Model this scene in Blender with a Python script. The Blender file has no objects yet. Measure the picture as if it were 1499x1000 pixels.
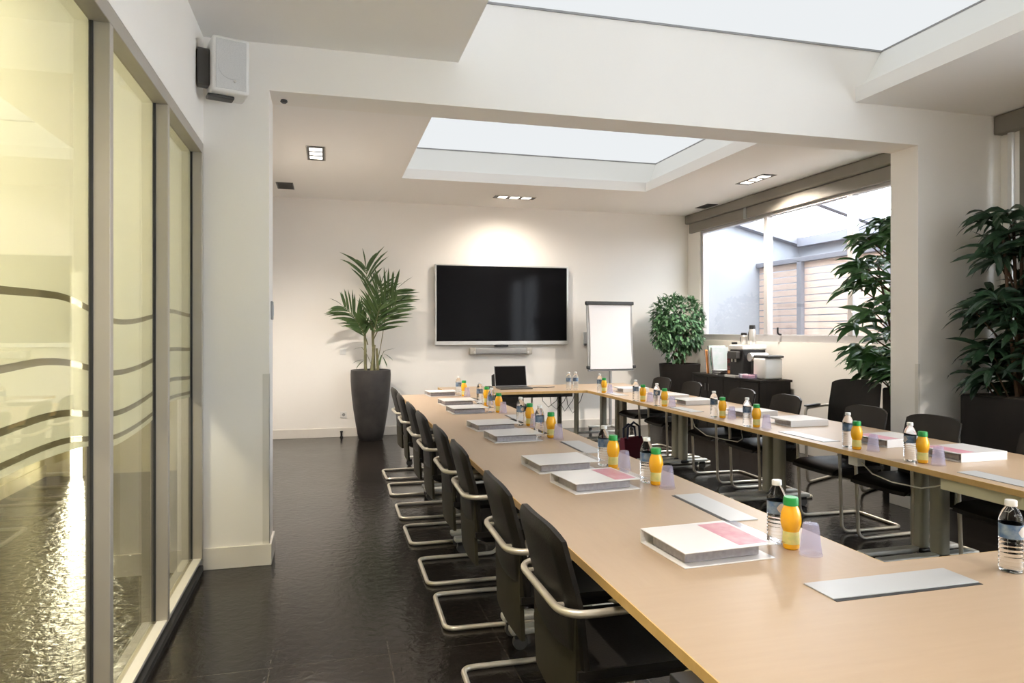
import bpy, bmesh, math, random
from mathutils import Vector, Matrix
random.seed(7)
PI = math.pi
S = bpy.context.scene
COL = S.collection

# ------------------------------------------------------------------ materials
def newmat(name):
    m = bpy.data.materials.new(name); m.use_nodes = True
    nt = m.node_tree; nt.nodes.clear()
    out = nt.nodes.new('ShaderNodeOutputMaterial')
    return m, nt, out

def pbr(name, col, rough=.5, metal=0., spec=.5, noise=None, bump=None, trans=0., ior=1.45, coat=0., emis=None, sss=None):
    """procedural principled; noise=(scale, colour2, amount), bump=(scale, strength)"""
    m, nt, out = newmat(name)
    b = nt.nodes.new('ShaderNodeBsdfPrincipled')
    b.inputs['Base Color'].default_value = (*col, 1)
    b.inputs['Roughness'].default_value = rough
    b.inputs['Metallic'].default_value = metal
    b.inputs['Specular IOR Level'].default_value = spec
    b.inputs['Transmission Weight'].default_value = trans
    b.inputs['IOR'].default_value = ior
    b.inputs['Coat Weight'].default_value = coat
    if emis:
        b.inputs['Emission Color'].default_value = (*emis[0], 1)
        b.inputs['Emission Strength'].default_value = emis[1]
    tc = nt.nodes.new('ShaderNodeTexCoord')
    if noise:
        n = nt.nodes.new('ShaderNodeTexNoise'); n.inputs['Scale'].default_value = noise[0]
        n.inputs['Detail'].default_value = 4
        nt.links.new(tc.outputs['Object'], n.inputs['Vector'])
        r = nt.nodes.new('ShaderNodeValToRGB')
        r.color_ramp.elements[0].position = .35; r.color_ramp.elements[1].position = .65
        c2 = noise[1]; a = noise[2]
        r.color_ramp.elements[0].color = (*col, 1)
        r.color_ramp.elements[1].color = (*[col[i]*(1-a)+c2[i]*a for i in range(3)], 1)
        nt.links.new(n.outputs['Fac'], r.inputs['Fac'])
        nt.links.new(r.outputs['Color'], b.inputs['Base Color'])
    if bump:
        n2 = nt.nodes.new('ShaderNodeTexNoise'); n2.inputs['Scale'].default_value = bump[0]
        n2.inputs['Detail'].default_value = 5
        nt.links.new(tc.outputs['Object'], n2.inputs['Vector'])
        bp = nt.nodes.new('ShaderNodeBump'); bp.inputs['Strength'].default_value = bump[1]
        bp.inputs['Distance'].default_value = .01
        nt.links.new(n2.outputs['Fac'], bp.inputs['Height'])
        nt.links.new(bp.outputs['Normal'], b.inputs['Normal'])
    nt.links.new(b.outputs['BSDF'], out.inputs['Surface'])
    return m

def emission(name, col, strength):
    m, nt, out = newmat(name)
    e = nt.nodes.new('ShaderNodeEmission')
    e.inputs['Color'].default_value = (*col, 1); e.inputs['Strength'].default_value = strength
    nt.links.new(e.outputs[0], out.inputs['Surface'])
    return m

def clear(name, tint, refl=1.0, rough=.02, ior=1.45):
    """thin clear sheet: transparent with fresnel gloss"""
    m, nt, out = newmat(name)
    t = nt.nodes.new('ShaderNodeBsdfTransparent'); t.inputs['Color'].default_value = (*tint, 1)
    g = nt.nodes.new('ShaderNodeBsdfGlossy'); g.inputs['Roughness'].default_value = rough
    f = nt.nodes.new('ShaderNodeLayerWeight'); f.inputs['Blend'].default_value = .5
    pw = nt.nodes.new('ShaderNodeMath'); pw.operation = 'POWER'; pw.inputs[1].default_value = 5
    nt.links.new(f.outputs['Facing'], pw.inputs[0])
    r0 = ((ior-1)/(ior+1))**2
    mul = nt.nodes.new('ShaderNodeMath'); mul.operation = 'MULTIPLY_ADD'; mul.inputs[1].default_value = (1-r0)*refl; mul.inputs[2].default_value = r0*refl
    nt.links.new(pw.outputs[0], mul.inputs[0])
    mx = nt.nodes.new('ShaderNodeMixShader')
    nt.links.new(mul.outputs[0], mx.inputs[0]); nt.links.new(t.outputs[0], mx.inputs[1]); nt.links.new(g.outputs[0], mx.inputs[2])
    nt.links.new(mx.outputs[0], out.inputs['Surface'])
    return m

def milky(name, col, trans_amt, rough=.3):
    """part see-through plastic or film"""
    m, nt, out = newmat(name)
    t = nt.nodes.new('ShaderNodeBsdfTransparent'); t.inputs['Color'].default_value = (*[min(1, c*.3+.7) for c in col], 1)
    b = nt.nodes.new('ShaderNodeBsdfPrincipled'); b.inputs['Base Color'].default_value = (*col, 1); b.inputs['Roughness'].default_value = rough
    tl = nt.nodes.new('ShaderNodeBsdfTranslucent'); tl.inputs['Color'].default_value = (*col, 1)
    m1 = nt.nodes.new('ShaderNodeMixShader'); m1.inputs[0].default_value = .5
    nt.links.new(b.outputs[0], m1.inputs[1]); nt.links.new(tl.outputs[0], m1.inputs[2])
    m2 = nt.nodes.new('ShaderNodeMixShader'); m2.inputs[0].default_value = trans_amt
    nt.links.new(m1.outputs[0], m2.inputs[1]); nt.links.new(t.outputs[0], m2.inputs[2])
    nt.links.new(m2.outputs[0], out.inputs['Surface'])
    return m

def slate(name, bump, spec):
    m, nt, out = newmat(name)
    b = nt.nodes.new('ShaderNodeBsdfPrincipled')
    tc = nt.nodes.new('ShaderNodeTexCoord')
    mp = nt.nodes.new('ShaderNodeMapping'); mp.inputs['Location'].default_value = (.248, -.07, 0)
    nt.links.new(tc.outputs['Object'], mp.inputs['Vector'])
    br = nt.nodes.new('ShaderNodeTexBrick')
    br.offset = 0.0; br.squash = 1.0
    br.inputs['Scale'].default_value = 1.0
    br.inputs['Mortar Size'].default_value = .004
    br.inputs['Mortar Smooth'].default_value = .3
    br.inputs['Brick Width'].default_value = .525; br.inputs['Row Height'].default_value = 1.06
    br.inputs['Color1'].default_value = (.012, .010, .0085, 1)
    br.inputs['Color2'].default_value = (.018, .0145, .012, 1)
    br.inputs['Mortar'].default_value = (.05, .042, .034, 1)
    nt.links.new(mp.outputs[0], br.inputs['Vector'])
    n = nt.nodes.new('ShaderNodeTexNoise'); n.inputs['Scale'].default_value = 3.5; n.inputs['Detail'].default_value = 6
    nt.links.new(tc.outputs['Object'], n.inputs['Vector'])
    mix = nt.nodes.new('ShaderNodeMixRGB'); mix.blend_type = 'MULTIPLY'; mix.inputs[0].default_value = .5
    ra = nt.nodes.new('ShaderNodeValToRGB')
    ra.color_ramp.elements[0].color = (.6, .6, .6, 1); ra.color_ramp.elements[1].color = (1.3, 1.25, 1.2, 1)
    nt.links.new(n.outputs['Fac'], ra.inputs['Fac'])
    nt.links.new(br.outputs['Color'], mix.inputs[1]); nt.links.new(ra.outputs['Color'], mix.inputs[2])
    nt.links.new(mix.outputs[0], b.inputs['Base Color'])
    n2 = nt.nodes.new('ShaderNodeTexNoise'); n2.inputs['Scale'].default_value = 20; n2.inputs['Detail'].default_value = 5
    n2.inputs['Distortion'].default_value = .6
    nt.links.new(tc.outputs['Object'], n2.inputs['Vector'])
    bp = nt.nodes.new('ShaderNodeBump'); bp.inputs['Strength'].default_value = bump; bp.inputs['Distance'].default_value = .012
    nt.links.new(n2.outputs['Fac'], bp.inputs['Height'])
    nt.links.new(bp.outputs['Normal'], b.inputs['Normal'])
    rr = nt.nodes.new('ShaderNodeMapRange'); rr.inputs['To Min'].default_value = .10; rr.inputs['To Max'].default_value = .22
    nt.links.new(n.outputs['Fac'], rr.inputs['Value']); nt.links.new(rr.outputs[0], b.inputs['Roughness'])
    b.inputs['Specular IOR Level'].default_value = spec
    nt.links.new(b.outputs[0], out.inputs['Surface'])
    return m

def wood(name, c1, c2, scale, stretch, rough=.35, spec=.4):
    m, nt, out = newmat(name)
    b = nt.nodes.new('ShaderNodeBsdfPrincipled')
    tc = nt.nodes.new('ShaderNodeTexCoord'); mp = nt.nodes.new('ShaderNodeMapping')
    mp.inputs['Scale'].default_value = stretch
    nt.links.new(tc.outputs['Object'], mp.inputs['Vector'])
    n = nt.nodes.new('ShaderNodeTexNoise'); n.inputs['Scale'].default_value = scale; n.inputs['Detail'].default_value = 7
    n.inputs['Roughness'].default_value = .65
    nt.links.new(mp.outputs[0], n.inputs['Vector'])
    r = nt.nodes.new('ShaderNodeValToRGB')
    r.color_ramp.elements[0].position = .3; r.color_ramp.elements[1].position = .7
    r.color_ramp.elements[0].color = (*c1, 1); r.color_ramp.elements[1].color = (*c2, 1)
    nt.links.new(n.outputs['Fac'], r.inputs['Fac']); nt.links.new(r.outputs[0], b.inputs['Base Color'])
    b.inputs['Roughness'].default_value = rough; b.inputs['Specular IOR Level'].default_value = spec
    nt.links.new(b.outputs[0], out.inputs['Surface'])
    return m

M = {}
M['wall'] = pbr('painted_plaster', (.88, .848, .80), .75, noise=(1.2, (.86, .825, .775), .6), bump=(60, .03))
M['ceil'] = pbr('ceiling_paint', (.90, .88, .85), .8, bump=(50, .02))
M['shaft'] = pbr('skylight_shaft_paint', (.85, .84, .80), .7, bump=(50, .02))
M['base'] = pbr('skirting_paint', (.72, .68, .62), .5, bump=(20, .02))
M['floor'] = slate('slate_tiles', .19, .42)
M['floor2'] = slate('corridor_slate', .55, .8)
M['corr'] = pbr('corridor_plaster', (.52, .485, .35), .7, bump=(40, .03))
M['alu'] = pbr('champagne_aluminium', (.44, .405, .35), .42, .35, noise=(9, (.45, .42, .37), .5))
M['alu_white'] = pbr('pale_sill', (.74, .71, .64), .45, noise=(5, (.7, .67, .6), .5))
M['guard'] = pbr('corner_guard_metal', (.70, .67, .61), .45, 0, noise=(9, (.67, .64, .58), .5))
M['gasket'] = pbr('dark_gasket', (.03, .03, .03), .7, bump=(40, .05))
M['glass'] = clear('partition_glass', (.97, .97, .90), 1.0, .015, 1.5)
M['wglass'] = clear('window_glass', (.98, .99, 1.0), .8, .01, 1.45)
M['film'] = milky('frosted_film', (.95, .935, .83), .09, .5)
M['filmline'] = milky('wave_line_film', (.27, .235, .15), .30, .5)  # dark tint stands for the dim corridor seen through clear gaps
M['table'] = wood('beech_laminate', (.395, .290, .196), (.418, .310, .214), 5, (1.0, 9.0, 3.0), .36, .5)
M['table_y'] = wood('beech_laminate_lengthwise', (.395, .290, .196), (.418, .310, .214), 5, (9.0, 1.0, 3.0), .36, .5)
M['edge'] = wood('beech_edge_band', (.58, .37, .13), (.64, .42, .17), 6, (4.0, 4.0, 2.0), .4)
M['leather'] = pbr('dark_leather', (.013, .0115, .010), .45, 0, .28, noise=(14, (.019, .016, .013), .6), bump=(160, .10))
M['leather_back'] = pbr('olive_black_backing', (.030, .026, .015), .6, 0, .25, noise=(10, (.038, .033, .019), .6), bump=(220, .08))
M['tube'] = pbr('champagne_tube', (.60, .55, .46), .33, .55, noise=(18, (.56, .51, .43), .5))
M['legmetal'] = pbr('grey_leg_metal', (.40, .39, .31), .42, .15, noise=(9, (.36, .35, .28), .5))
M['footmetal'] = pbr('pale_foot_metal', (.55, .54, .50), .38, .4, noise=(9, (.5, .5, .46), .5))
M['black'] = pbr('black_plastic', (.015, .015, .016), .45, noise=(20, (.025, .025, .025), .5))
M['dark'] = pbr('dark_grey_plastic', (.06, .058, .055), .5, noise=(20, (.075, .072, .068), .5))
M['grey'] = pbr('grey_plastic', (.30, .30, .30), .45, noise=(14, (.34, .34, .34), .5))
M['lid'] = pbr('light_grey_lid', (.48, .49, .50), .35, .2, noise=(8, (.45, .46, .47), .5))
M['white'] = pbr('white_plastic', (.80, .79, .77), .4, noise=(8, (.76, .75, .73), .5))
M['cream'] = pbr('cream_panel', (.75, .70, .48), .5, noise=(8, (.7, .65, .44), .5))  # warm light under the table edge is put into this colour
M['silver'] = pbr('silver_trim', (.62, .60, .57), .3, .7, noise=(12, (.57, .55, .52), .5))
M['screen'] = pbr('black_screen', (.005, .005, .006), .07, 0, .08, noise=(1, (.008, .008, .009), .5))
M['lapscreen'] = pbr('laptop_screen', (.006, .005, .005), .3, 0, .1, noise=(1, (.014, .012, .011), .5))
M['paper'] = pbr('white_paper', (.68, .67, .685), .65, noise=(3, (.64, .635, .65), .5))
M['pages'] = pbr('page_edges', (.42, .40, .415), .8, noise=(60, (.33, .31, .32), .8))
M['cover'] = pbr('binder_cover', (.75, .74, .745), .28, noise=(4, (.67, .66, .66), .5), coat=.3)
M['pocket'] = clear('plastic_pocket', (.97, .96, .97), 1.6, .08, 1.5)
M['pink'] = pbr('pink_print', (.55, .22, .29), .35, noise=(25, (.62, .38, .43), .7))
M['pink2'] = pbr('rose_print', (.62, .30, .38), .35, noise=(25, (.7, .45, .5), .7))
M['juice'] = pbr('orange_juice', (.90, .44, .01), .22, 0, .5, noise=(6, (.93, .50, .02), .5), coat=.4)
M['green'] = pbr('green_cap', (.02, .30, .06), .35, noise=(60, (.025, .36, .08), .5))
M['jlabel'] = pbr('juice_label', (.80, .68, .25), .35, noise=(45, (.62, .62, .22), .9))
M['water'] = pbr('water_bottle', (.97, .98, .99), .03, 0, .5, trans=1.0, ior=1.13, noise=(4, (.95, .97, .98), .5))
M['capw'] = pbr('translucent_cap', (.80, .80, .78), .3, noise=(50, (.74, .74, .73), .5))
M['wlabel'] = pbr('blue_water_label', (.04, .11, .24), .35, noise=(34, (.30, .36, .42), .8))
M['wemblem'] = pbr('pale_label_emblem', (.62, .58, .52), .4, noise=(60, (.5, .45, .5), .8))
M['cup'] = milky('lilac_clear_cup', (.74, .72, .86), .80, .15)
M['leafpalm'] = pbr('palm_leaf', (.035, .075, .020), .45, noise=(8, (.075, .12, .035), .8))
M['leafbush'] = pbr('bush_leaf', (.055, .14, .060), .42, noise=(16, (.15, .28, .14), .9))
M['leaflong'] = pbr('long_glossy_leaf', (.030, .085, .028), .33, noise=(5, (.08, .18, .06), .9))
M['leafdark'] = pbr('dark_glossy_leaf', (.014, .038, .018), .35, noise=(5, (.028, .065, .030), .8))
M['stem'] = pbr('plant_stem', (.20, .19, .09), .6, noise=(14, (.13, .12, .06), .8))
M['bark'] = pbr('cane_bark', (.10, .055, .03), .7, noise=(14, (.06, .035, .02), .8))
M['soil'] = pbr('soil', (.03, .022, .016), .9, noise=(40, (.06, .045, .03), .8), bump=(60, .4))
M['potgrey'] = pbr('dark_fibre_pot', (.032, .030, .030), .5, 0, .35, noise=(7, (.055, .05, .047), .7), bump=(30, .1))
M['potbrown'] = pbr('dark_brown_planter', (.013, .011, .010), .55, 0, .25, noise=(6, (.019, .016, .014), .6))
M['console'] = wood('wenge_veneer', (.008, .006, .005), (.015, .011, .009), 5, (6, 1, 1), .5, .25)
M['blind'] = pbr('taupe_blind', (.235, .215, .185), .6, noise=(3, (.215, .197, .17), .5), bump=(200, .04))
M['wframe'] = pbr('window_frame_metal', (.52, .50, .50), .4, .3, noise=(9, (.48, .46, .46), .5))
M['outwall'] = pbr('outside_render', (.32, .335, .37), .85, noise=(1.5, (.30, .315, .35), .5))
M['outbeam'] = pbr('grey_eave', (.20, .20, .23), .6, noise=(4, (.18, .18, .21), .5))
M['slat'] = wood('cedar_slat', (.58, .44, .37), (.66, .53, .46), 4, (2, 1, 8), .6)
M['ground'] = pbr('outside_paving', (.72, .72, .72), .8, noise=(6, (.67, .67, .67), .6))
M['diff'] = emission('skylight_diffuser', (.95, .98, 1.0), .46)
M['lamp'] = emission('halogen_lamp', (1.0, .90, .78), 4)
M['panel'] = emission('corridor_lamp', (1.0, .93, .80), 35)  # glow of the drum lamps added out of view in the corridor
M['strip'] = emission('lit_opening', (1.0, .93, .70), 22)
M['orange'] = pbr('orange_print', (.80, .30, .08), .5, noise=(30, (.85, .45, .2), .7))
M['bookgreen'] = pbr('green_print', (.22, .50, .40), .5, noise=(40, (.75, .75, .65), .9))
M['bookblue'] = pbr('pale_book_cover', (.42, .44, .47), .5, noise=(9, (.30, .40, .38), .7))
M['red'] = pbr('dark_red_box', (.16, .03, .03), .45, noise=(30, (.09, .03, .03), .8))
M['bagred'] = pbr('maroon_fabric', (.13, .015, .03), .8, noise=(30, (.1, .01, .025), .6), bump=(120, .2))
M['navy'] = pbr('navy_strap', (.01, .015, .04), .7, noise=(30, (.02, .025, .05), .6))
M['wire'] = pbr('white_cable', (.62, .61, .52), .45, noise=(30, (.56, .55, .46), .5))
M['wireblack'] = pbr('black_cable', (.03, .03, .03), .5, noise=(30, (.04, .04, .04), .5))
M['grille'] = pbr('speaker_grille', (.66, .66, .65), .5, .1, noise=(300, (.55, .55, .55), .9))

# ------------------------------------------------------------------ mesh builder
class MB:
    def __init__(s): s.bm = bmesh.new(); s.uv = False
    def _merge(s, b):
        me = bpy.data.meshes.new('tmp'); b.to_mesh(me); b.free()
        s.bm.from_mesh(me); bpy.data.meshes.remove(me); return s
    def box(s, x0, x1, y0, y1, z0, z1, bev=0, seg=2, mat=None):
        b = bmesh.new()
        v = [b.verts.new((x, y, z)) for x in (x0, x1) for y in (y0, y1) for z in (z0, z1)]
        for f in ((0, 1, 3, 2), (4, 6, 7, 5), (0, 4, 5, 1), (2, 3, 7, 6), (0, 2, 6, 4), (1, 5, 7, 3)):
            b.faces.new([v[i] for i in f])
        bmesh.ops.recalc_face_normals(b, faces=b.faces)
        if bev:
            bmesh.ops.bevel(b, geom=list(b.edges), offset=bev, segments=seg, profile=.5, affect='EDGES')
        if mat is not None: bmesh.ops.transform(b, matrix=mat, verts=b.verts)
        return s._merge(b)
    def lathe(s, prof, n=24, c=(0, 0, 0), sx=1, sy=1):
        b = bmesh.new(); rings = []
        for r, z in prof:
            if r < 1e-6: rings.append([b.verts.new((c[0], c[1], c[2]+z))])
            else: rings.append([b.verts.new((c[0]+sx*r*math.cos(2*PI*i/n), c[1]+sy*r*math.sin(2*PI*i/n), c[2]+z)) for i in range(n)])
        for a, d in zip(rings, rings[1:]):
            for i in range(n):
                j = (i+1) % n
                if len(a) == 1 and len(d) == 1: continue
                if len(a) == 1: b.faces.new((a[0], d[i], d[j]))
                elif len(d) == 1: b.faces.new((a[i], a[j], d[0]))
                else: b.faces.new((a[i], a[j], d[j], d[i]))
        bmesh.ops.recalc_face_normals(b, faces=b.faces)
        return s._merge(b)
    def cyl(s, p0, p1, r, n=16, r1=None):
        return s.tube([p0, p1], r, n, caps=True, r1=r1)
    def tube(s, pts, r, n=10, caps=True, closed=False, r1=None):
        b = bmesh.new(); pts = [Vector(p) for p in pts]; rings = []; N = len(pts)
        prev = None
        for i, p in enumerate(pts):
            if closed: t = pts[(i+1) % N]-pts[i-1]
            elif i == 0: t = pts[1]-p
            elif i == N-1: t = p-pts[i-1]
            else: t = pts[i+1]-pts[i-1]
            t.normalize()
            if prev is None:
                a = Vector((0, 0, 1)) if abs(t.z) < .9 else Vector((1, 0, 0))
                u = t.cross(a).normalized()
            else:
                u = (prev - t*prev.dot(t)).normalized()
            prev = u; w = t.cross(u)
            rr = r if r1 is None else r+(r1-r)*i/(N-1)
            rings.append([b.verts.new(p+u*rr*math.cos(2*PI*k/n)+w*rr*math.sin(2*PI*k/n)) for k in range(n)])
        prs = list(zip(rings, rings[1:]))
        if closed:
            # align last ring with first
            best = min(range(n), key=lambda o: sum((rings[-1][k].co-rings[0][(k+o) % n].co).length for k in range(n)))
            prs.append((rings[-1], [rings[0][(k+best) % n] for k in range(n)]))
        for a, d in prs:
            for k in range(n):
                j = (k+1) % n; b.faces.new((a[k], a[j], d[j], d[k]))
        if caps and not closed:
            b.faces.new(list(reversed(rings[0]))); b.faces.new(rings[-1])
        bmesh.ops.recalc_face_normals(b, faces=b.faces)
        return s._merge(b)
    def sheet(s, fn, nu, nv, thick=None):
        """grid fn(u,v)->Vector ; thick: fn offset vector for a solid"""
        b = bmesh.new()
        def grid(off):
            return [[b.verts.new(Vector(fn(i/nu, j/nv))+off(i/nu, j/nv)) for j in range(nv+1)] for i in range(nu+1)]
        z = lambda u, v: Vector((0, 0, 0))
        A = grid(z)
        for i in range(nu):
            for j in range(nv): b.faces.new((A[i][j], A[i+1][j], A[i+1][j+1], A[i][j+1]))
        if thick:
            B = grid(thick)
            for i in range(nu):
                for j in range(nv): b.faces.new((B[i][j], B[i][j+1], B[i+1][j+1], B[i+1][j]))
            for i in range(nu):
                b.faces.new((A[i][0], B[i][0], B[i+1][0], A[i+1][0])); b.faces.new((A[i][nv], A[i+1][nv], B[i+1][nv], B[i][nv]))
            for j in range(nv):
                b.faces.new((A[0][j], A[0][j+1], B[0][j+1], B[0][j])); b.faces.new((A[nu][j], B[nu][j], B[nu][j+1], A[nu][j+1]))
        bmesh.ops.recalc_face_normals(b, faces=b.faces)
        return s._merge(b)
    def leaf(s, base, d, L, W, droop, n=4, tip=.0, up=Vector((0, 0, 1))):
        """pointed blade bending down; folded along the midrib"""
        bm = s.bm; d = Vector(d).normalized(); p = Vector(base)
        side = d.cross(up)
        if side.length < 1e-3: side = Vector((1, 0, 0))
        side.normalize(); prev = None; step = L/n
        for i in range(n+1):
            t = i/n
            w = W*.5*max(math.sin(PI*min(1, (t*.86+.08)))**.8, .02)
            if i == n: w = 0
            nrm = side.cross(d)
            a = bm.verts.new(p-side*w+nrm*w*.25); c = bm.verts.new(p+side*w+nrm*w*.25) if i < n else a
            m = bm.verts.new(p) if 0 < i < n else None
            if prev:
                pa, pm, pc = prev
                if i == n:
                    if pm: bm.faces.new((pa, pm, a)); bm.faces.new((pm, pc, a))
                    else: bm.faces.new((pa, pc, a))
                elif pm is None: bm.faces.new((pa, m, a)); bm.faces.new((pa, pc, m)); bm.faces.new((pc, c, m))
                else: bm.faces.new((pa, pm, m, a)); bm.faces.new((pm, pc, c, m))
            prev = (a, m, c)
            p = p+d*step
            d = (d+Vector((0, 0, -droop))).normalized()
        return s
    def build(s, name, mat, parent=None, smooth=False, label=None):
        me = bpy.data.meshes.new(name)
        s.bm.to_mesh(me); s.bm.free()
        for m in (mat if isinstance(mat, list) else [mat]): me.materials.append(m)
        if smooth:
            me.polygons.foreach_set('use_smooth', [True]*len(me.polygons))
            try: me.set_sharp_from_angle(angle=math.radians(38))
            except Exception: pass
        o = bpy.data.objects.new(name, me); COL.objects.link(o)
        if parent: o.parent = parent
        if label: o['label'] = label
        return o

def tag(o, label, cat, group=None, kind=None):
    o['label'] = label; o['category'] = cat
    if group: o['group'] = group
    if kind: o['kind'] = kind
    return o
def thing(name, label, cat, loc=(0, 0, 0), rz=0, group=None):
    o = bpy.data.objects.new(name, None); COL.objects.link(o)
    o.empty_display_size = .1; o.location = loc; o.rotation_euler = (0, 0, rz)
    return tag(o, label, cat, group)
def struct(o, label=None):
    o['kind'] = 'structure'
    if label: o['label'] = label
    return o
def copy_tree(o, loc=None, rz=None, label=None, parent=None, scale=None):
    c = o.copy(); COL.objects.link(c)
    if parent: c.parent = parent
    if loc is not None: c.location = loc
    if rz is not None: c.rotation_euler = (0, 0, rz)
    if label: c['label'] = label
    if scale: c.scale = scale
    for ch in list(o.children): copy_tree(ch, parent=c)
    return c
def fillet(pts, rad, seg=6, closed=False):
    """round the corners of a polyline; rad: number or list"""
    P = [Vector(p) for p in pts]; N = len(P); out = []
    for i, p in enumerate(P):
        r = rad[i] if isinstance(rad, (list, tuple)) else rad
        if not closed and i in (0, N-1): out.append(p); continue
        a = (P[i-1]-p); b = (P[(i+1) % N]-p)
        ra = min(r, a.length*.49, b.length*.49)
        a.normalize(); b.normalize()
        s, e = p+a*ra, p+b*ra
        for k in range(seg+1):
            t = k/seg
            out.append(s*(1-t)**2+p*2*t*(1-t)+e*t*t)
    return out

# ------------------------------------------------------------------ room shell
CZ = 3.335           # ceiling height
YP0, YP1 = 4.69, 4.98  # beam and piers
def sbox(name, mat, *b, **k):
    return struct(MB().box(*b, **k).build(name, mat))
sbox('floor_corridor', M['floor2'], -2.9, -.83, -2.2, 8.2, -.1, 0)
sbox('floor', M['floor'], -.83, 5.75, -2.2, 10.2, -.1, 0)
sbox('wall_back', M['wall'], -.9, 5.75, 10.05, 10.2, 0, 3.5)
sbox('wall_left', M['wall'], -.9, -.74, YP1, 10.05, 0, 3.5)
sbox('wall_left_upper', M['wall'], -.9, -.75, -2.1, YP0, 2.665, 3.5)
sbox('wall_front', M['wall'], -2.9, 5.75, -2.3, -2.1, 0, 3.5)
m = MB(); m.box(5.6, 5.75, YP1, 10.05, 0, 1.35); m.box(5.6, 5.75, 9.68, 10.05, 1.35, 3.06); m.box(5.6, 5.75, YP1, 10.05, 3.05, 3.5)
struct(m.build('wall_right', M['wall']))
m = MB(); m.box(5.6, 5.75, -2.1, YP1, 0, .85); m.box(5.6, 5.75, -2.1, YP1, 3.05, 3.5); m.box(5.6, 5.75, 4.5, YP1, .85, 3.05); m.box(5.6, 5.75, -2.1, -1.5, .85, 3.05)
struct(m.build('wall_right_near', M['wall']))
sbox('wall_pier_left', M['wall'], -.9, -.36, YP0, YP1, 0, 3.035)
sbox('wall_pier_right', M['wall'], 4.73, 5.6, YP0, YP1, 0, 3.035)
sbox('ceiling_beam', M['wall'], -.9, 5.75, YP0, YP1, 3.035, 3.9)
# ceiling with the two skylight openings
NX0, NX1, NY0, NY1 = .867, 4.11, .2, YP0
FX0, FX1, FY0, FY1 = .867, 4.08, 5.35, 8.43
m = MB()
m.box(-.9, NX0, -2.1, YP0, CZ, CZ+.12); m.box(NX1, 5.75, -2.1, YP0, CZ, CZ+.12); m.box(NX0, NX1, -2.1, NY0, CZ, CZ+.12)
m.box(-.9, FX0, YP1, 10.05, CZ, CZ+.12); m.box(FX1, 5.75, YP1, 10.05, CZ, CZ+.12)
m.box(FX0, FX1, YP1, FY0, CZ, CZ+.12); m.box(FX0, FX1, FY1, 10.05, CZ, CZ+.12)
struct(m.build('ceiling', M['ceil']))
def shaft(name, x0, x1, y0, y1, flush_far):
    m = MB(); z0, z1, d = CZ, 3.775, .255
    Y1 = y1 if flush_far else y1+d*.85
    lo = [(x0, y0), (x1, y0), (x1, y1), (x0, y1)]; hi = [(x0-d, y0-d), (x1+d, y0-d), (x1+d, Y1), (x0-d, Y1)]
    for k in range(4):
        if flush_far and k == 2: continue
        a, b = lo[k], lo[(k+1) % 4]; c, e = hi[(k+1) % 4], hi[k]
        nx, ny = (b[1]-a[1]), -(b[0]-a[0]); l = math.hypot(nx, ny); nx, ny = nx/l*.04, ny/l*.04
        q = [Vector((a[0], a[1], z0)), Vector((b[0], b[1], z0)), Vector((c[0], c[1], z1)), Vector((e[0], e[1], z1))]
        m.sheet(lambda u, v, q=q: (q[0]*(1-u)+q[1]*u)*(1-v)+(q[3]*(1-u)+q[2]*u)*v, 1, 1, lambda u, v, nx=nx, ny=ny: Vector((nx, ny, .02)))
    struct(m.build(name+'_shaft', M['shaft']))
    # thin shadow-gap trim round the diffuser and the diffuser itself
    w = struct(MB().box(x0-d, x1+d, y0-d, Y1, z1, z1+.03).build('window_'+('1' if flush_far else '2'), M['diff'], label='luminous skylight diffuser panel'))
    f = MB(); g = .012
    f.box(x0-d, x1+d, Y1-g, Y1, z1-.014, z1); f.box(x0-d, x1+d, y0-d, y0-d+g, z1-.014, z1)
    f.box(x1+d-g, x1+d, y0-d+g, Y1-g, z1-.014, z1); f.box(x0-d, x0-d+g, y0-d+g, Y1-g, z1-.014, z1)
    f.build('frame', M['grey'], w)
shaft('near_skylight', NX0, NX1, NY0, NY1, True)
shaft('far_skylight', FX0, FX1, FY0, FY1, False)

# baseboards
struct(MB().box(-.74, 5.6, 10.034, 10.05, 0, .125, bev=.003).build('baseboard_back', M['base']))
m = MB(); m.box(-.75, -.345, YP0-.015, YP0, 0, .135, bev=.003); m.box(-.36, -.345, YP0, YP1, 0, .135, bev=.003)
struct(m.build('baseboard_left', M['base']))
m = MB(); m.box(4.715, 5.6, YP0-.015, YP0, 0, .135, bev=.003); m.box(4.715, 4.73, YP0, YP1, 0, .135, bev=.003); m.box(5.585, 5.6, YP1, 10.03, 0, .135, bev=.003)
struct(m.build('baseboard_right', M['base']))
m = MB(); m.box(-.400, -.3585, YP0-.0015, YP0, .135, 1.22); m.box(-.36, -.3585, YP0-.0015, YP0+.05, .135, 1.22)
struct(m.build('trim_1', M['guard'], label='metal corner guard on left pier'))
m = MB(); m.box(4.7285, 4.75, YP0-.0015, YP0, .135, 1.22); m.box(4.7285, 4.73, YP0, YP0+.03, .135, 1.22)
struct(m.build('trim_2', M['guard'], label='metal corner guard on right pier'))

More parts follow.
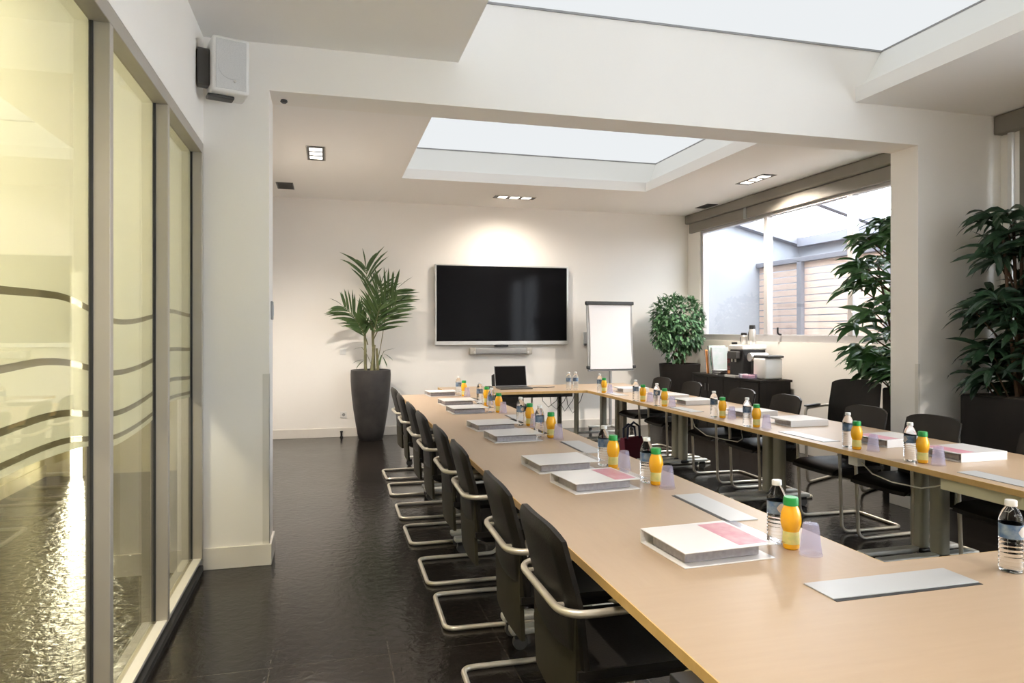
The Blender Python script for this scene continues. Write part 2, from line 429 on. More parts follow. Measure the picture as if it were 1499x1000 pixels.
# ------------------------------------------------------------------ corridor behind the glass
sbox('wall_corridor', M['corr'], -2.95, -2.8, -2.1, 8.25, 0, 2.8)
sbox('wall_corridor_end', M['corr'], -2.8, -.9, 8.1, 8.25, 0, 2.8)
sbox('ceiling_corridor', M['corr'], -2.95, -.9, -2.1, 8.25, 2.72, 2.84)
m = MB(); m.box(-2.55, -2.44, 8.06, 8.1, 0, 2.1)
struct(m.build('window_3', M['strip'], label='tall lit opening at the corridor end'))
m = MB(); m.box(-2.62, -2.55, 8.04, 8.1, 0, 2.16); m.box(-2.44, -2.37, 8.04, 8.1, 0, 2.16)
struct(m.build('trim_3', M['corr']))
struct(MB().box(-2.8, -2.785, -2.1, 8.1, 0, .12).build('baseboard_corridor', M['corr']))

# ------------------------------------------------------------------ glazed partition (left)
part = struct(thing('window_4', 'glazed partition with wave-patterned frosted film', 'partition'))
for k in ('category',): del part[k]
m = MB()
m.box(-.83, -.75, -2.1, YP0, 2.60, 2.665, bev=.003)
m.box(-.83, -.775, -2.1, YP0, 0, .075, bev=.003)
posts = [-.02, .91, 1.85, 2.785, 3.715, 4.66]
for y in posts: m.box(-.83, -.75, y-.02, y+.02 if y < 4.6 else YP0, .075, 2.60, bev=.003)
m.build('frame', M['alu'], part)
m = MB()
for a, b in zip(posts, posts[1:]): m.box(-.80, -.755, a+.02, b-.02, .075, .088)
m.build('sill', M['alu_white'], part)
MB().box(-.775, -.748, -2.1, YP0, 0, .03).build('threshold', M['dark'], part)
m = MB()
for a, b in zip(posts, posts[1:]):
    for yy in (a+.02, b-.026): m.box(-.822, -.804, yy, yy+.006, .09, 2.60)
m.build('gasket', M['gasket'], part)
WAVE = {1: [(2.053, 1.604), (2.341, 1.608), (2.537, 1.605), (2.737, 1.58), (3.026, 1.539), (3.313, 1.537), (3.665, 1.564), (4.039, 1.603), (4.612, 1.59)],
        2: [(2.053, 1.398), (2.339, 1.406), (2.55, 1.395), (2.727, 1.371), (3.033, 1.333), (3.313, 1.33), (3.672, 1.353), (4.039, 1.396), (4.612, 1.383)],
        3: [(2.053, 1.235), (2.339, 1.24), (2.55, 1.231), (2.727, 1.207), (3.033, 1.171), (3.313, 1.168), (3.672, 1.192), (4.039, 1.232), (4.612, 1.21)],
        4: [(2.053, 1.146), (2.339, 1.149), (2.55, 1.141), (2.727, 1.119), (3.033, 1.078), (3.313, 1.074), (3.672, 1.094), (4.039, 1.134), (4.612, 1.118)],
        5: [(2.053, 1.12), (2.339, 1.119), (2.727, 1.097), (3.033, 1.048), (3.313, 1.047), (3.672, 1.068), (4.039, 1.116), (4.612, 1.093)]}
def wave(k, y):
    if y < 2.053:  # carry the wave on towards the camera side
        y = 2.053+((2.053-y) % 1.9)
    T = WAVE[k]
    for i in range(len(T)-1):
        if y <= T[i+1][0] or i == len(T)-2:
            p0 = T[max(i-1, 0)]; p1 = T[i]; p2 = T[i+1]; p3 = T[min(i+2, len(T)-1)]
            t = min(1, max(0, (y-p1[0])/(p2[0]-p1[0])))
            t2, t3 = t*t, t*t*t
            return .5*(2*p1[1]+(p2[1]-p0[1])*t+(2*p0[1]-5*p1[1]+4*p2[1]-p3[1])*t2+(3*p1[1]-p0[1]-3*p2[1]+p3[1])*t3)
for a, b in zip(posts, posts[1:]):
    y0, y1 = a+.022, b-.022
    MB().box(-.815, -.809, y0, y1, .08, 2.61).build('pane', M['glass'], part)
    m = MB()
    bands = [(lambda y: 2.605, lambda y: wave(1, y)+.011)]
    for k in (1, 2, 3): bands.append((lambda y, k=k: wave(k, y)-.011, lambda y, k=k: wave(k+1, y)+.010))
    bands.append((lambda y: wave(4, y)-.009, lambda y: wave(5, y)-.004))
    for hi, lo in bands:
        m.sheet(lambda u, v, hi=hi, lo=lo: Vector((-.8185, y0+(y1-y0)*u, lo(y0+(y1-y0)*u)*(1-v)+hi(y0+(y1-y0)*u)*v)), 24, 1, lambda u, v: Vector((.0006, 0, 0)))
    m.build('frosted_film', M['film'], part)
    for k in (1, 2, 3, 4):  # strips fill the clear gaps, darkened like the dim view behind
        h = .011 if k < 4 else .0095
        MB().sheet(lambda u, v, k=k, h=h: Vector((-.8185, y0+(y1-y0)*u, wave(k, y0+(y1-y0)*u)+(v-.5)*2*h)), 24, 1, lambda u, v: Vector((.0006, 0, 0))).build('wave_line', M['filmline'], part)

# ------------------------------------------------------------------ windows on the right
def window(name, y0, y1, z0, z1, mull):
    w = struct(thing(name, 'metal framed window in the right wall', 'window'))
    del w['category']
    m = MB()
    m.box(5.62, 5.70, y0, y1, z0, z0+.09, bev=.004); m.box(5.62, 5.70, y0, y1, z1-.06, z1, bev=.004)
    m.box(5.62, 5.70, y0, y0+.06, z0+.09, z1-.06, bev=.004); m.box(5.62, 5.70, y1-.06, y1, z0+.09, z1-.06, bev=.004)
    for y in mull: m.box(5.615, 5.70, y-.04, y+.04, z0+.09, z1-.06, bev=.004)
    m.build('frame', M['wframe'], w)
    ys = [y0+.03]+list(mull)+[y1-.03]
    for a, b in zip(ys, ys[1:]):
        MB().box(5.665, 5.671, a+.01, b-.01, z0+.06, z1-.03).build('pane', M['wglass'], w)
    return w
window('window_5', YP1, 9.68, 1.35, 3.06, [8.03, 6.49])
window('window_6', -1.5, 4.5, .85, 3.06, [3.0, 1.5, 0.0])
b = thing('roller_blind', 'taupe two-tier roller blind cassette above the far window', 'blind')
MB().box(5.53, 5.612, YP1+.005, 10.04, 3.19, CZ-.004, bev=.025, seg=4).build('upper_cassette', M['blind'], b)
MB().box(5.56, 5.612, YP1+.005, 9.95, 3.035, 3.187, bev=.012, seg=3).build('lower_cassette', M['blind'], b)
MB().box(5.55, 5.60, 8.38, 8.44, 3.03, 3.20, bev=.004).build('bracket', M['grey'], b)
b = thing('roller_blind', 'taupe roller blind drawn down beside right pier', 'blind')
MB().box(5.52, 5.612, -1.5, YP0-.004, 3.17, CZ-.004, bev=.01).build('cassette', M['blind'], b)
MB().box(5.575, 5.578, 2.2, 4.50, .86, 3.17).build('fabric', M['blind'], b)
MB().box(5.565, 5.598, 4.56, 4.60, .86, 3.17, bev=.003).build('guide_rail', M['white'], b)

# ------------------------------------------------------------------ courtyard outside
sbox('outside_ground', M['ground'], 5.76, 14, 0, 14, -.15, -.02)
m = MB()
def wedge(mb, pts_xz, y0, y1):
    b = bmesh.new()
    A = [b.verts.new((x, y0, z)) for x, z in pts_xz]; B = [b.verts.new((x, y1, z)) for x, z in pts_xz]
    b.faces.new(A); b.faces.new(list(reversed(B)))
    for i in range(len(A)):
        j = (i+1) % len(A); b.faces.new((A[j], A[i], B[i], B[j]))
    bmesh.ops.recalc_face_normals(b, faces=b.faces); mb._merge(b)
o = thing('outbuilding', 'white rendered outbuilding with grey sloping eaves outside the window', 'building')
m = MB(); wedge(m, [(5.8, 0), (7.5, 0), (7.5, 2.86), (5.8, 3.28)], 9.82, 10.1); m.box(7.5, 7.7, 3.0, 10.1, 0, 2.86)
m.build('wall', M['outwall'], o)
m = MB(); wedge(m, [(5.8, 3.28), (7.55, 2.85), (7.55, 2.99), (5.8, 3.42)], 9.68, 10.2)
m.box(7.36, 7.75, 3.0, 9.68, 2.85, 2.99)
m.build('eave', M['outbeam'], o)
o = thing('pergola_beam', 'grey sloping beam high outside the window near the pier', 'beam')
m = MB(); wedge(m, [(5.85, 3.16), (7.3, 2.77), (7.3, 2.89), (5.85, 3.28)], 7.52, 7.62)
m.box(7.2, 7.3, 7.52, 7.62, -.02, 2.8)
m.build('beam', M['outbeam'], o)
o = thing('slat_fence', 'cedar slat fence with grey posts outside the window', 'fence', (0, 0, 0))
m = MB(); nsl = 25
for k in range(nsl):
    z = .06+k*.098
    m.box(6.74, 6.765, 4.2, 9.80, z, z+.084, bev=.003)
m.build('slats', M['slat'], o)
for y in (8.75, 7.1, 5.4): MB().box(6.68, 6.74, y-.05, y+.05, -.02, 2.52, bev=.004).build('post', M['outbeam'], o)
MB().box(6.68, 6.80, 4.2, 9.80, 2.50, 2.57, bev=.004).build('top_rail', M['outbeam'], o)

# ------------------------------------------------------------------ tables
TZ = .75
def column_foot(parent, x, y, x0, x1, side=1):
    leg = MB().box(x-.038, x+.038, y-.05, y+.05, .10, TZ-.03, bev=.022, seg=4).build('leg', M['legmetal'], parent, smooth=True)
    MB().box(x-.043, x+.043, y-.055, y+.055, .075, .105, bev=.01).build('collar', M['black'], leg)
    MB().box(x-.25, x+.25, y-.03, y+.03, TZ-.05, TZ-.028, bev=.003).build('bearer', M['black'], leg)
    f = MB().box(x0, x1, y-.034, y+.034, .078, .108, bev=.008, seg=3).build('foot', M['footmetal'], parent, smooth=True)
    for xx in (x0+.05, x1-.05):
        c = MB().cyl((xx, y-.013, .034), (xx, y+.013, .034), .034, 20).build('caster', M['dark'], parent, smooth=True)
        MB().box(xx-.028, xx+.028, y-.018, y+.018, .052, .08, bev=.006).build('fork', M['black'], c)
def table(label, x0, x1, y0, y1, mat, edges, flap=None, feet=()):
    t = thing('meeting_table', label, 'table', ((x0+x1)/2, (y0+y1)/2, 0), 0, 'beech meeting tables set in a ring')
    ox, oy = (x0+x1)/2, (y0+y1)/2
    L = lambda a, b, c, d: (a-ox, b-ox, c-oy, d-oy)
    e = .004
    MB().box(*L(x0+(e if 'l' in edges else 0), x1-(e if 'r' in edges else 0), y0+(e if 'n' in edges else 0), y1-(e if 'f' in edges else 0)), TZ-.03, TZ).build('tabletop', mat, t)
    zz = (TZ-.0305, TZ-.0003)
    for k, q in (('l', (x0, x0+e, y0, y1)), ('r', (x1-e, x1, y0, y1)), ('n', (x0, x1, y0, y0+e)), ('f', (x0, x1, y1-e, y1)), ('F', (LX1, x1, y1, y1+.003))):
        if k in edges: MB().box(*L(*q), *zz).build('edge_band', M['edge'], t)
    if flap:
        a, b, c, d, s = flap   # lid rectangle and slot side
        w = .014
        lid = MB().box(*L(a, b, c, d), TZ, TZ+.004, bev=.001).build('cable_flap', M['lid'], t)
        q = {'l': (a-w, a, c, d), 'r': (b, b+w, c, d), 'n': (a, b, c-w, c)}[s]
        MB().box(*L(*q), TZ, TZ+.0012).build('slot', M['black'], lid)
    for (x, y, fx0, fx1) in feet: column_foot(t, x-ox, y-oy, fx0-ox, fx1-ox)
    return t
LX0, LX1, RX0, RX1 = .804, 1.738, 3.129, 4.045
FY_0, FY_1 = .95, 1.853
cl, cr = 1.19, 3.70
fl = (.825, 1.60); fr = (3.24, 3.98)
jl = [FY_1, 3.22, 4.68, 6.17, 8.10]
nm = ['first', 'second', 'third', 'fourth']
flapsL = [(2.40, 2.85), (3.96, 4.42), (5.50, 5.93), (6.97, 7.40)]
for i in range(4):
    a, b = jl[i], jl[i+1]
    f2 = b-.075 if i < 3 else 7.70
    table('beech-topped meeting table in the left row, %s one along from the near corner' % nm[i], LX0, LX1, a, b, M['table_y'],
          'lr'+('f' if i == 3 else ''), (1.52, 1.645, *flapsL[i], 'l'), [(cl, (a+.075 if i else a+.2), *fl), (cl, f2, *fl)])
jr = [FY_1, 3.58, 5.17, 6.82, 8.385]
flapsR = [(2.48, 2.93), (3.95, 4.43), (5.70, 6.10), (7.35, 7.80)]
for i in range(4):
    a, b = jr[i], jr[i+1]
    table('beech-topped meeting table in the right row, %s one along from the near corner' % nm[i], RX0, RX1, a, b, M['table_y'],
          'lr', (3.205, 3.33, *flapsR[i], 'r'), [(cr, (a+.075 if i else a+.2), *fr), (cr, b-.075, *fr)])
table('beech-topped corner table closing right row beside the flip chart', RX0, RX1, 8.385, 9.10, M['table_y'], 'lrf', None, [(cr, 8.46, *fr), (cr, 8.98, *fr)])
table('beech-topped table across the near end, with grey cable flap, nearest the glass', LX0, 2.42, FY_0, FY_1, M['table'], 'lnF', (1.358, 1.868, 1.633, 1.757, 'n'), [(1.0, 1.4, .87, 1.5)])
table('beech-topped table across the near end, under the right foreground water bottle', 2.42, RX1, FY_0, FY_1, M['table'], 'nrf', None, [(3.75, 1.4, 3.3, 3.98)])
t = table('beech-topped head table below the television, with the laptop', 1.40, RX0-.002, 8.12, 9.06, M['table'], 'lnf', None, [])
for x in (1.55, 3.04):
    for y in (8.26, 8.92):
        MB().cyl((x-2.2645, y-8.59, 0), (x-2.2645, y-8.59, TZ-.03), .03, 18).build('leg', M['legmetal'], t, smooth=True)
MB().box(1.6-2.2645, 3.0-2.2645, -.30, -.285, .66, .72).build('apron', M['dark'], t)

# cable tray, cream standing for warm light on it, and cables below right row
o = tag(MB().box(3.15, 3.26, 1.95, 2.98, .655, .719, bev=.004).build('cable_tray', M['cream']), 'cream cable tray fixed under the right table edge, near front', 'cable tray')
o = tag(MB().box(3.17, 3.23, 3.60, 3.68, .655, .719, bev=.006).build('socket_box', M['white']), 'white socket box under the right table edge, above twin legs', 'socket box')
o = tag(MB().tube([(3.2, 3.60, .68), (3.19, 3.5, .63), (3.19, 3.35, .612), (3.2, 3.15, .618), (3.2, 2.97, .68)], .004, 8).build('cable', M['wire'], smooth=True), 'pale cable drooping from socket box to cream tray, right row', 'cable')
o = tag(MB().tube([(3.2, 5.68, .72), (3.2, 5.62, .63), (3.22, 5.46, .575), (3.3, 5.3, .56), (3.3, 5.1, .57), (3.25, 4.95, .62), (3.2, 4.9, .72)], .004, 8).build('cable', M['wire'], smooth=True), 'pale cable looping under the middle of the right row', 'cable')
m = MB()
for k in range(4):
    x = 2.62+.11*k
    m.tube([(x, 8.4, .72), (x+.02, 8.4, .6-.05*(k % 2)), (x+.10, 8.42, .52-.03*k), (x+.2, 8.4, .6), (x+.24, 8.4, .72)], .004, 6)
m.tube([(2.86, 8.4, .72), (2.86, 8.4, .40)], .006, 6)
tag(m.build('cable', M['wireblack'], smooth=True), 'tangle of dark cables hanging below the head table', 'cables')

# ------------------------------------------------------------------ cantilever chair
def make_chair(label, group):
    t = thing('cantilever_chair', label, 'chair', (0, 0, 0), 0, group)
    pts = [(0, -.235, .013), (0, .235, .013), (.53, .235, .013), (.555, .24, .662), (.098, .255, .662), (.098, -.255, .662), (.555, -.24, .662), (.53, -.235, .013)]
    loop = fillet(pts, [.055, .055, .07, .06, .10, .10, .06, .07], 7, closed=True)
    MB().tube(loop, .0125, 12, closed=True).build('frame', M['tube'], t, smooth=True)
    for s in (-1, 1): MB().box(.30, .545, s*.243-.017, s*.243+.017, .674, .688, bev=.006, seg=3).build('armrest_pad', M['black'], t, smooth=True)
    # upholstered upper back: leans backwards, rounded top corners, dished
    def bx(z): return .125+(.665-z)*.26 if z > .665 else .125+(.665-z)*.09
    def upper(u, v):
        y = (u-.5)*.455; z = .475+.43*v
        k = abs(u-.5)*2
        if v > .8: z -= .035*((v-.8)/.2)*k**4
        return Vector((bx(z)+.018*k*k, y*(1-.05*v), z))
    def th(u, v):
        k = abs(u-.5)*2
        e = min(1, (1-k)*9, (1-v)*9+.25, v*9+.25)
        return Vector((-.012-.022*max(e, .15), 0, 0))
    MB().sheet(lambda u, v: upper(u, v)+Vector((.028, 0, 0)), 16, 14, th).build('backrest', M['leather'], t, smooth=True)
    # outer shell behind and below
    def shell(u, v):
        y = (u-.5)*.43; z = .31+.345*v; k = abs(u-.5)*2
        return Vector((.135+.012*k*k+(.05*(.45-z) if z < .45 else 0), y, z))
    MB().sheet(shell, 14, 8, lambda u, v: Vector((.016, 0, 0))).build('back_shell', M['leather_back'], t, smooth=True)
    for s in (-1, 1):
        MB().tube([(.10, s*.16, .662), (.128, s*.16, .66)], .009, 8).build('bracket', M['tube'], t, smooth=True)
        MB().tube([(.545, s*.236, .43), (.50, s*.19, .44)], .010, 8).build('bracket', M['tube'], t, smooth=True)
    def seat(u, v):
        x = .15+.455*u; y = (v-.5)*.46; k = abs(v-.5)*2
        z = .475-.012*math.sin(PI*u)*(1-k*k)+.006*k**4
        if u > .8: z -= .03*((u-.8)/.2)**2
        return Vector((x, y, z))
    def seat_th(u, v):
        k = abs(v-.5)*2; e = min(1, (1-k)*7+.2, (1-u)*7+.2, u*7+.2)
        return Vector((0, 0, -.018-.04*e))
    MB().sheet(seat, 14, 14, seat_th).build('seat', M['leather'], t, smooth=True)
    return t
LC = [2.17, 2.77, 3.65, 4.28, 5.07, 5.74, 6.55, 7.24]
ordn = ['nearest', 'second nearest', 'third nearest', 'fourth nearest', 'fifth nearest', 'sixth nearest', 'second farthest', 'farthest']
proto = make_chair('black cantilever chair with pale tube arms in the left row, nearest the camera', 'chairs along the left row')
proto.location = (.57, LC[0], 0)
for i in range(1, 8):
    copy_tree(proto, (.57+random.uniform(-.01, .012), LC[i], 0), random.uniform(-.03, .03),
              'black cantilever chair in the left row, %s to the camera' % ordn[i] if 'far' not in ordn[i] else
              'black cantilever chair in the left row, %s from the camera, towards the vase' % ordn[i])
RC = [3.07, 3.93, 4.55, 5.53, 6.23, 7.22, 7.98]
rl = ['nearest the camera', 'in front of the right pier', 'just beyond the pier',
      'below the lit window wall', 'before the console near end', 'before the middle of the console', 'farthest, before the bushy plant']
for i, y in enumerate(RC):
    c = copy_tree(proto, (4.19+random.uniform(0, .015), y, 0), PI+random.uniform(-.04, .04), 'dark cantilever chair in the right row, '+rl[i])
    c['group'] = 'chairs along the right row'
c = copy_tree(proto, (5.16, 5.80, 0), PI+.42, 'tall dark chair standing apart against the window wall, beside the leafy plant', scale=(1.1, 1.1, 1.12)); del c['group']
c = copy_tree(proto, (2.42, 9.50, 0), -PI/2, 'black chair behind the head table, mostly hidden by the open laptop'); del c['group']

# ------------------------------------------------------------------ bottles, juice, cups
def make_water(label):
    t = thing('water_bottle', label, 'bottle', (0, 0, 0), 0, 'small water bottles on the tables')
    pr = [(0, .004), (.024, 0), (.031, .004), (.0325, .012)]
    z = .014
    while z < .098:
        pr += [(.0325, z), (.0335, z+.004), (.0325, z+.008), (.0315, z+.010)]; z += .012
    pr += [(.0325, .102), (.0325, .150), (.0333, .156), (.032, .164), (.026, .182), (.018, .196), (.0135, .202), (.0135, .206), (0, .206)]
    MB().lathe(pr, 28).build('bottle', M['water'], t, smooth=True)
    MB().lathe([(.0329, .106), (.0331, .106), (.0331, .149), (.0329, .149)], 28).build('label', M['wlabel'], t, smooth=True)
    m = MB(); m.sheet(lambda u, v: Vector((.0335*math.cos(-2.2+1.0*u), .0335*math.sin(-2.2+1.0*u), .128+(.034*(v-.5))*math.sin(PI*min(1, max(0, u*.96+.02))))), 10, 4)
    m.build('label_emblem', M['wemblem'], t)
    MB().lathe([(0, .206), (.0165, .2035), (.0168, .2045), (.0165, .2195), (.0150, .2215), (0, .2215)], 24).build('cap', M['capw'], t, smooth=True)
    return t
def make_juice(label):
    t = thing('juice_bottle', label, 'bottle', (0, 0, 0), 0, 'orange juice bottles on the tables')
    pr = [(0, .003), (.021, 0), (.0265, .005), (.0275, .02), (.0262, .05), (.0262, .062), (.030, .072), (.0340, .090), (.0345, .102), (.0325, .122), (.0265, .140), (.0225, .148), (.0215, .152), (0, .152)]
    MB().lathe(pr, 28).build('bottle', M['juice'], t, smooth=True)
    MB().lathe([(.0280, .020), (.0282, .022), (.0268, .050), (.0268, .061), (.0266, .062)], 28).build('label', M['jlabel'], t, smooth=True)
    pr = [(0, .178)]
    m = MB(); m.lathe([(.0225, .150), (.0248, .150), (.0250, .153), (.0246, .173), (.0225, .1775), (0, .178)], 28); m.build('cap', M['green'], t, smooth=True)
    return t
def make_cup(label):
    t = tag(MB().lathe([(.0365, .001), (.0375, .0), (.0375, .004), (.0355, .006), (.0255, .100), (.0235, .104), (0, .104), (0, .1025), (.0230, .1025), (.0245, .099), (.0345, .006)], 28).build('plastic_cup', M['cup'], smooth=True),
            label, 'cup', 'upturned plastic cups on the tables')
    return t
jn = ['nearest the camera', 'second from the camera', 'third from the camera', 'fourth from the camera', 'fifth from the camera', 'third from the far end', 'second from the far end', 'at the far end']
setsL = [((1.535, 2.129), (1.539, 2.057), (1.562, 1.985)), ((1.523, 3.136), (1.542, 3.075), (1.562, 2.998)), ((1.481, 3.585), (1.506, 3.515), (1.537, 3.438)),
         ((1.440, 4.66), (1.508, 4.610), (1.535, 4.53)), ((1.475, 5.28), (1.530, 5.215), (1.545, 5.135)), ((1.455, 6.20), (1.507, 6.135), (1.53, 6.06)),
         ((1.50, 6.92), (1.556, 6.841), (1.57, 6.76)), ((1.45, 7.83), (1.500, 7.759), (1.52, 7.68))]
setsR = [((3.226, 3.255), (3.249, 3.190), (3.280, 3.115)), ((3.232, 3.752), (3.218, 3.660), (3.268, 3.578)), ((3.175, 4.775), (3.211, 4.705), (3.244, 4.626)),
         ((3.240, 5.365), (3.265, 5.270), (3.304, 5.190)), ((3.166, 6.297), (3.207, 6.215), (3.25, 6.14)), ((3.159, 6.77), (3.203, 6.690), (3.245, 6.61)), ((3.18, 7.83), (3.205, 7.755), (3.25, 7.68))]
W = J = C = None
rn = ['nearest the camera', 'second from the camera', 'third from the camera', 'fourth from the camera', 'third from the far end', 'second from the far end', 'at the far end']
for row, sets, names in (('left', setsL, jn), ('right', setsR, rn)):
    for i, (w, j, c) in enumerate(sets):
        lw = 'clear blue-labelled water bottle on the %s table row, %s' % (row, names[i])
        lj = 'green-capped orange juice bottle on the %s table row, %s' % (row, names[i])
        lc = 'upturned clear cup beside juice on the %s row, %s' % (row, names[i])
        if W is None:
            W, J, C = make_water(lw), make_juice(lj), make_cup(lc)
            W.location = (*w, TZ); J.location = (*j, TZ); C.location = (*c, TZ)
        else:
            copy_tree(W, (*w, TZ), random.uniform(0, 6), lw); copy_tree(J, (*j, TZ), random.uniform(0, 6), lj); copy_tree(C, (*c, TZ), 0, lc)
o = copy_tree(W, (2.057, 1.688, TZ+.0002), .35, 'clear water bottle on the near end table at the right foreground, nearest of all bottles')
copy_tree(W, (2.93, 8.24, TZ), 1., 'clear water bottle on the head table, left one of the close pair')
copy_tree(W, (3.03, 8.26, TZ), 2., 'clear water bottle on the head table, right one of the close pair')

# ------------------------------------------------------------------ binders
def make_binder(label):
    """sitter looks along +x: A4 portrait, spine on the +y side"""
    t = thing('ring_binder', label, 'binder', (0, 0, 0), 0, 'white ring binders on the tables')
    h = .050
    MB().box(-.17, .17, -.145, .14, 0, .004, bev=.0015).build('bottom_cover', M['cover'], t)
    MB().box(-.17, .17, -.145, .14, h-.004, h, bev=.0015).build('top_cover', M['cover'], t)
    MB().box(-.17, .17, .14, .146, 0, h, bev=.002).build('spine', M['cover'], t)
    MB().box(-.145, .135, -.105, .10, .005, .036, bev=.001).build('page_stack', M['pages'], t)
    MB().box(-.02, .02, .105, .135, .004, .044, bev=.004).build('ring_mechanism', M['silver'], t)
    MB().box(.045, .155, -.125, .12, h, h+.0006).build('print', M['pink'], t)
    MB().box(.17, .215, -.14, .135, h-.0035, h-.0025).build('pocket', M['pocket'], t)
    return t
BL = [((1.245, 2.115), .05), ((1.245, 3.135), .10), ((1.225, 3.60), .06), ((1.235, 4.62), .05), ((1.225, 5.17), .08), ((1.24, 6.25), .05), ((1.27, 6.93), .06), ((1.27, 7.93), .05)]
B = None
for i, ((x, y), r) in enumerate(BL):
    l = 'white ring binder lying on the left row of tables, %s' % jn[i]
    if B is None: B = make_binder(l); B.location = (x, y, TZ); B.rotation_euler.z = r
    else:
        c = copy_tree(B, (x, y, TZ), r, l)
        if i > 1:
            for ch in list(c.children):
                if ch.name.startswith('print'): bpy.data.objects.remove(ch)
BR = [((3.63, 3.285), PI+.02), ((3.60, 3.80), PI+.05), ((3.63, 4.77), PI+.0), ((3.60, 5.36), PI+.03), ((3.61, 6.36), PI), ((3.62, 6.92), PI+.03), ((3.60, 7.85), PI)]
rb = ['white ring binder with pink band, right row, nearest the camera', 'white ring binder with pink band, right row, second from the camera', 'thick plain white binder on the right row, below the lit wall',
      'plain white binder on the right row, just beyond the thick one', 'plain white binder on the right row, third from the far end', 'plain white binder on the right row, second from the far end', 'plain white binder on the right row, at the far end by the flip chart']
for i, ((x, y), r) in enumerate(BR):
    c = copy_tree(B, (x, y, TZ), r, rb[i])
    for ch in list(c.children):
        if ch.name.startswith('print') and i > 1: bpy.data.objects.remove(ch)

# ------------------------------------------------------------------ head table: laptop
t = thing('laptop', 'open black laptop on the head table below the television', 'laptop', (2.31, 8.72, TZ), 0)
MB().box(-.21, .21, -.28, .0, 0, .022, bev=.004).build('base', M['dark'], t)
MB().box(-.19, .19, -.16, -.02, .022, .0245, bev=.001).build('keyboard', M['black'], t)
rx = Matrix.Translation((0, .0, .018)) @ Matrix.Rotation(math.radians(-14), 4, 'X')
lid = MB().box(-.215, .215, 0, .012, 0, .275, bev=.005, mat=rx).build('lid', M['grey'], t)
MB().box(-.206, .206, -.0012, 0, .012, .266, mat=rx).build('screen', M['lapscreen'], t)
tag(MB().box(1.95, 2.03, 8.55, 8.70, TZ, TZ+.035, bev=.01).build('power_adapter', M['black']), 'small black adapter left of the laptop', 'adapter')
tag(MB().tube([(2.56, 8.6, TZ+.005), (2.66, 8.66, TZ+.005), (2.76, 8.6, TZ+.005), (2.88, 8.66, TZ+.005)], .005, 8).build('cable', M['wireblack'], smooth=True), 'dark cable lying on the head table right of the laptop', 'cable')

# ------------------------------------------------------------------ television wall
t = thing('television', 'large flat television with silver frame on the back wall', 'television', (2.52, 10.05, 1.87), 0)
MB().box(-1.018, 1.018, -.075, -.035, -.59, .59, bev=.006).build('frame', M['silver'], t)
MB().box(-.995, .995, -.0765, -.07, -.53, .572).build('screen', M['screen'], t)
MB().box(-.6, .6, -.035, 0, -.3, .3).build('wall_mount', M['black'], t)
MB().box(-1.012, 1.012, -.081, -.075, -.585, -.537, bev=.002).build('lower_bar', M['silver'], t)
t = thing('video_bar', 'slim grey video conference bar on the wall below the television', 'video bar', (2.487, 10.05, 1.19), 0)
MB().box(-.46, .46, -.10, 0, -.045, .045, bev=.02, seg=4).build('body', M['grey'], t, smooth=True)
for s in (-1, 1):
    e = MB().box(s*.43-.045, s*.43+.045, -.105, 0, -.05, .05, bev=.012).build('end_cap', M['alu'], t)
    MB().cyl((s*.41, -.112, -.015), (s*.41, -.104, -.015), .016, 16).build('lens', M['silver'], e, smooth=True)
t = tag(MB().box(2.40, 2.59, 9.94, 10.05, 1.255, 1.285, bev=.004).build('sensor_box', M['black']), 'small black box between television and video bar', 'sensor')
t = thing('wall_socket', 'white wall socket low on the back wall left of the vase', 'socket', (.22, 10.05, .311))
MB().box(-.045, .045, -.012, 0, -.045, .045, bev=.004).build('plate', M['white'], t)
MB().cyl((0, -.0135, 0), (0, -.0115, 0), .022, 20).build('outlet', M['grey'], t)
t = thing('light_switch', 'white light switch on the back wall left of the palm', 'switch', (.21, 10.05, 1.196))
MB().box(-.04, .04, -.011, 0, -.04, .04, bev=.004).build('plate', M['white'], t)
MB().box(-.025, .025, -.015, -.01, -.028, .028, bev=.002).build('rocker', M['white'], t)
t = thing('control_plate', 'grey control plate on the back wall left of the flip chart', 'switch', (3.87, 10.05, 1.37))
MB().box(-.06, .06, -.02, 0, -.10, .10, bev=.004).build('plate', M['lid'], t)
MB().box(-.055, .055, -.04, -.02, -.105, -.075, bev=.004).build('tray', M['dark'], t)
t = thing('door_stop', 'tiny black door stop on the floor by the back skirting', 'door stop', (.19, 9.98, 0))
MB().lathe([(0, 0), (.022, 0), (.022, .012), (.014, .02), (.014, .07), (.02, .075), (.02, .09), (0, .095)], 16).build('post', M['black'], t, smooth=True)
t = thing('light_switch', 'grey light switch on the side of the left pier', 'switch', (-.36, 4.85, 1.63))
MB().box(0, .012, -.045, .045, -.06, .06, bev=.003).build('plate', M['grey'], t)
MB().box(.012, .016, -.02, .02, -.035, .035, bev=.001).build('rocker', M['lid'], t)
tag(MB().lathe([(0, 0), (.02, 0), (.024, -.012), (.014, -.022), (0, -.022)], 16, c=(-.28, 4.86, 3.035)).build('ceiling_sensor', M['dark'], smooth=True), 'tiny dark sensor under the beam beside the left pier', 'sensor')

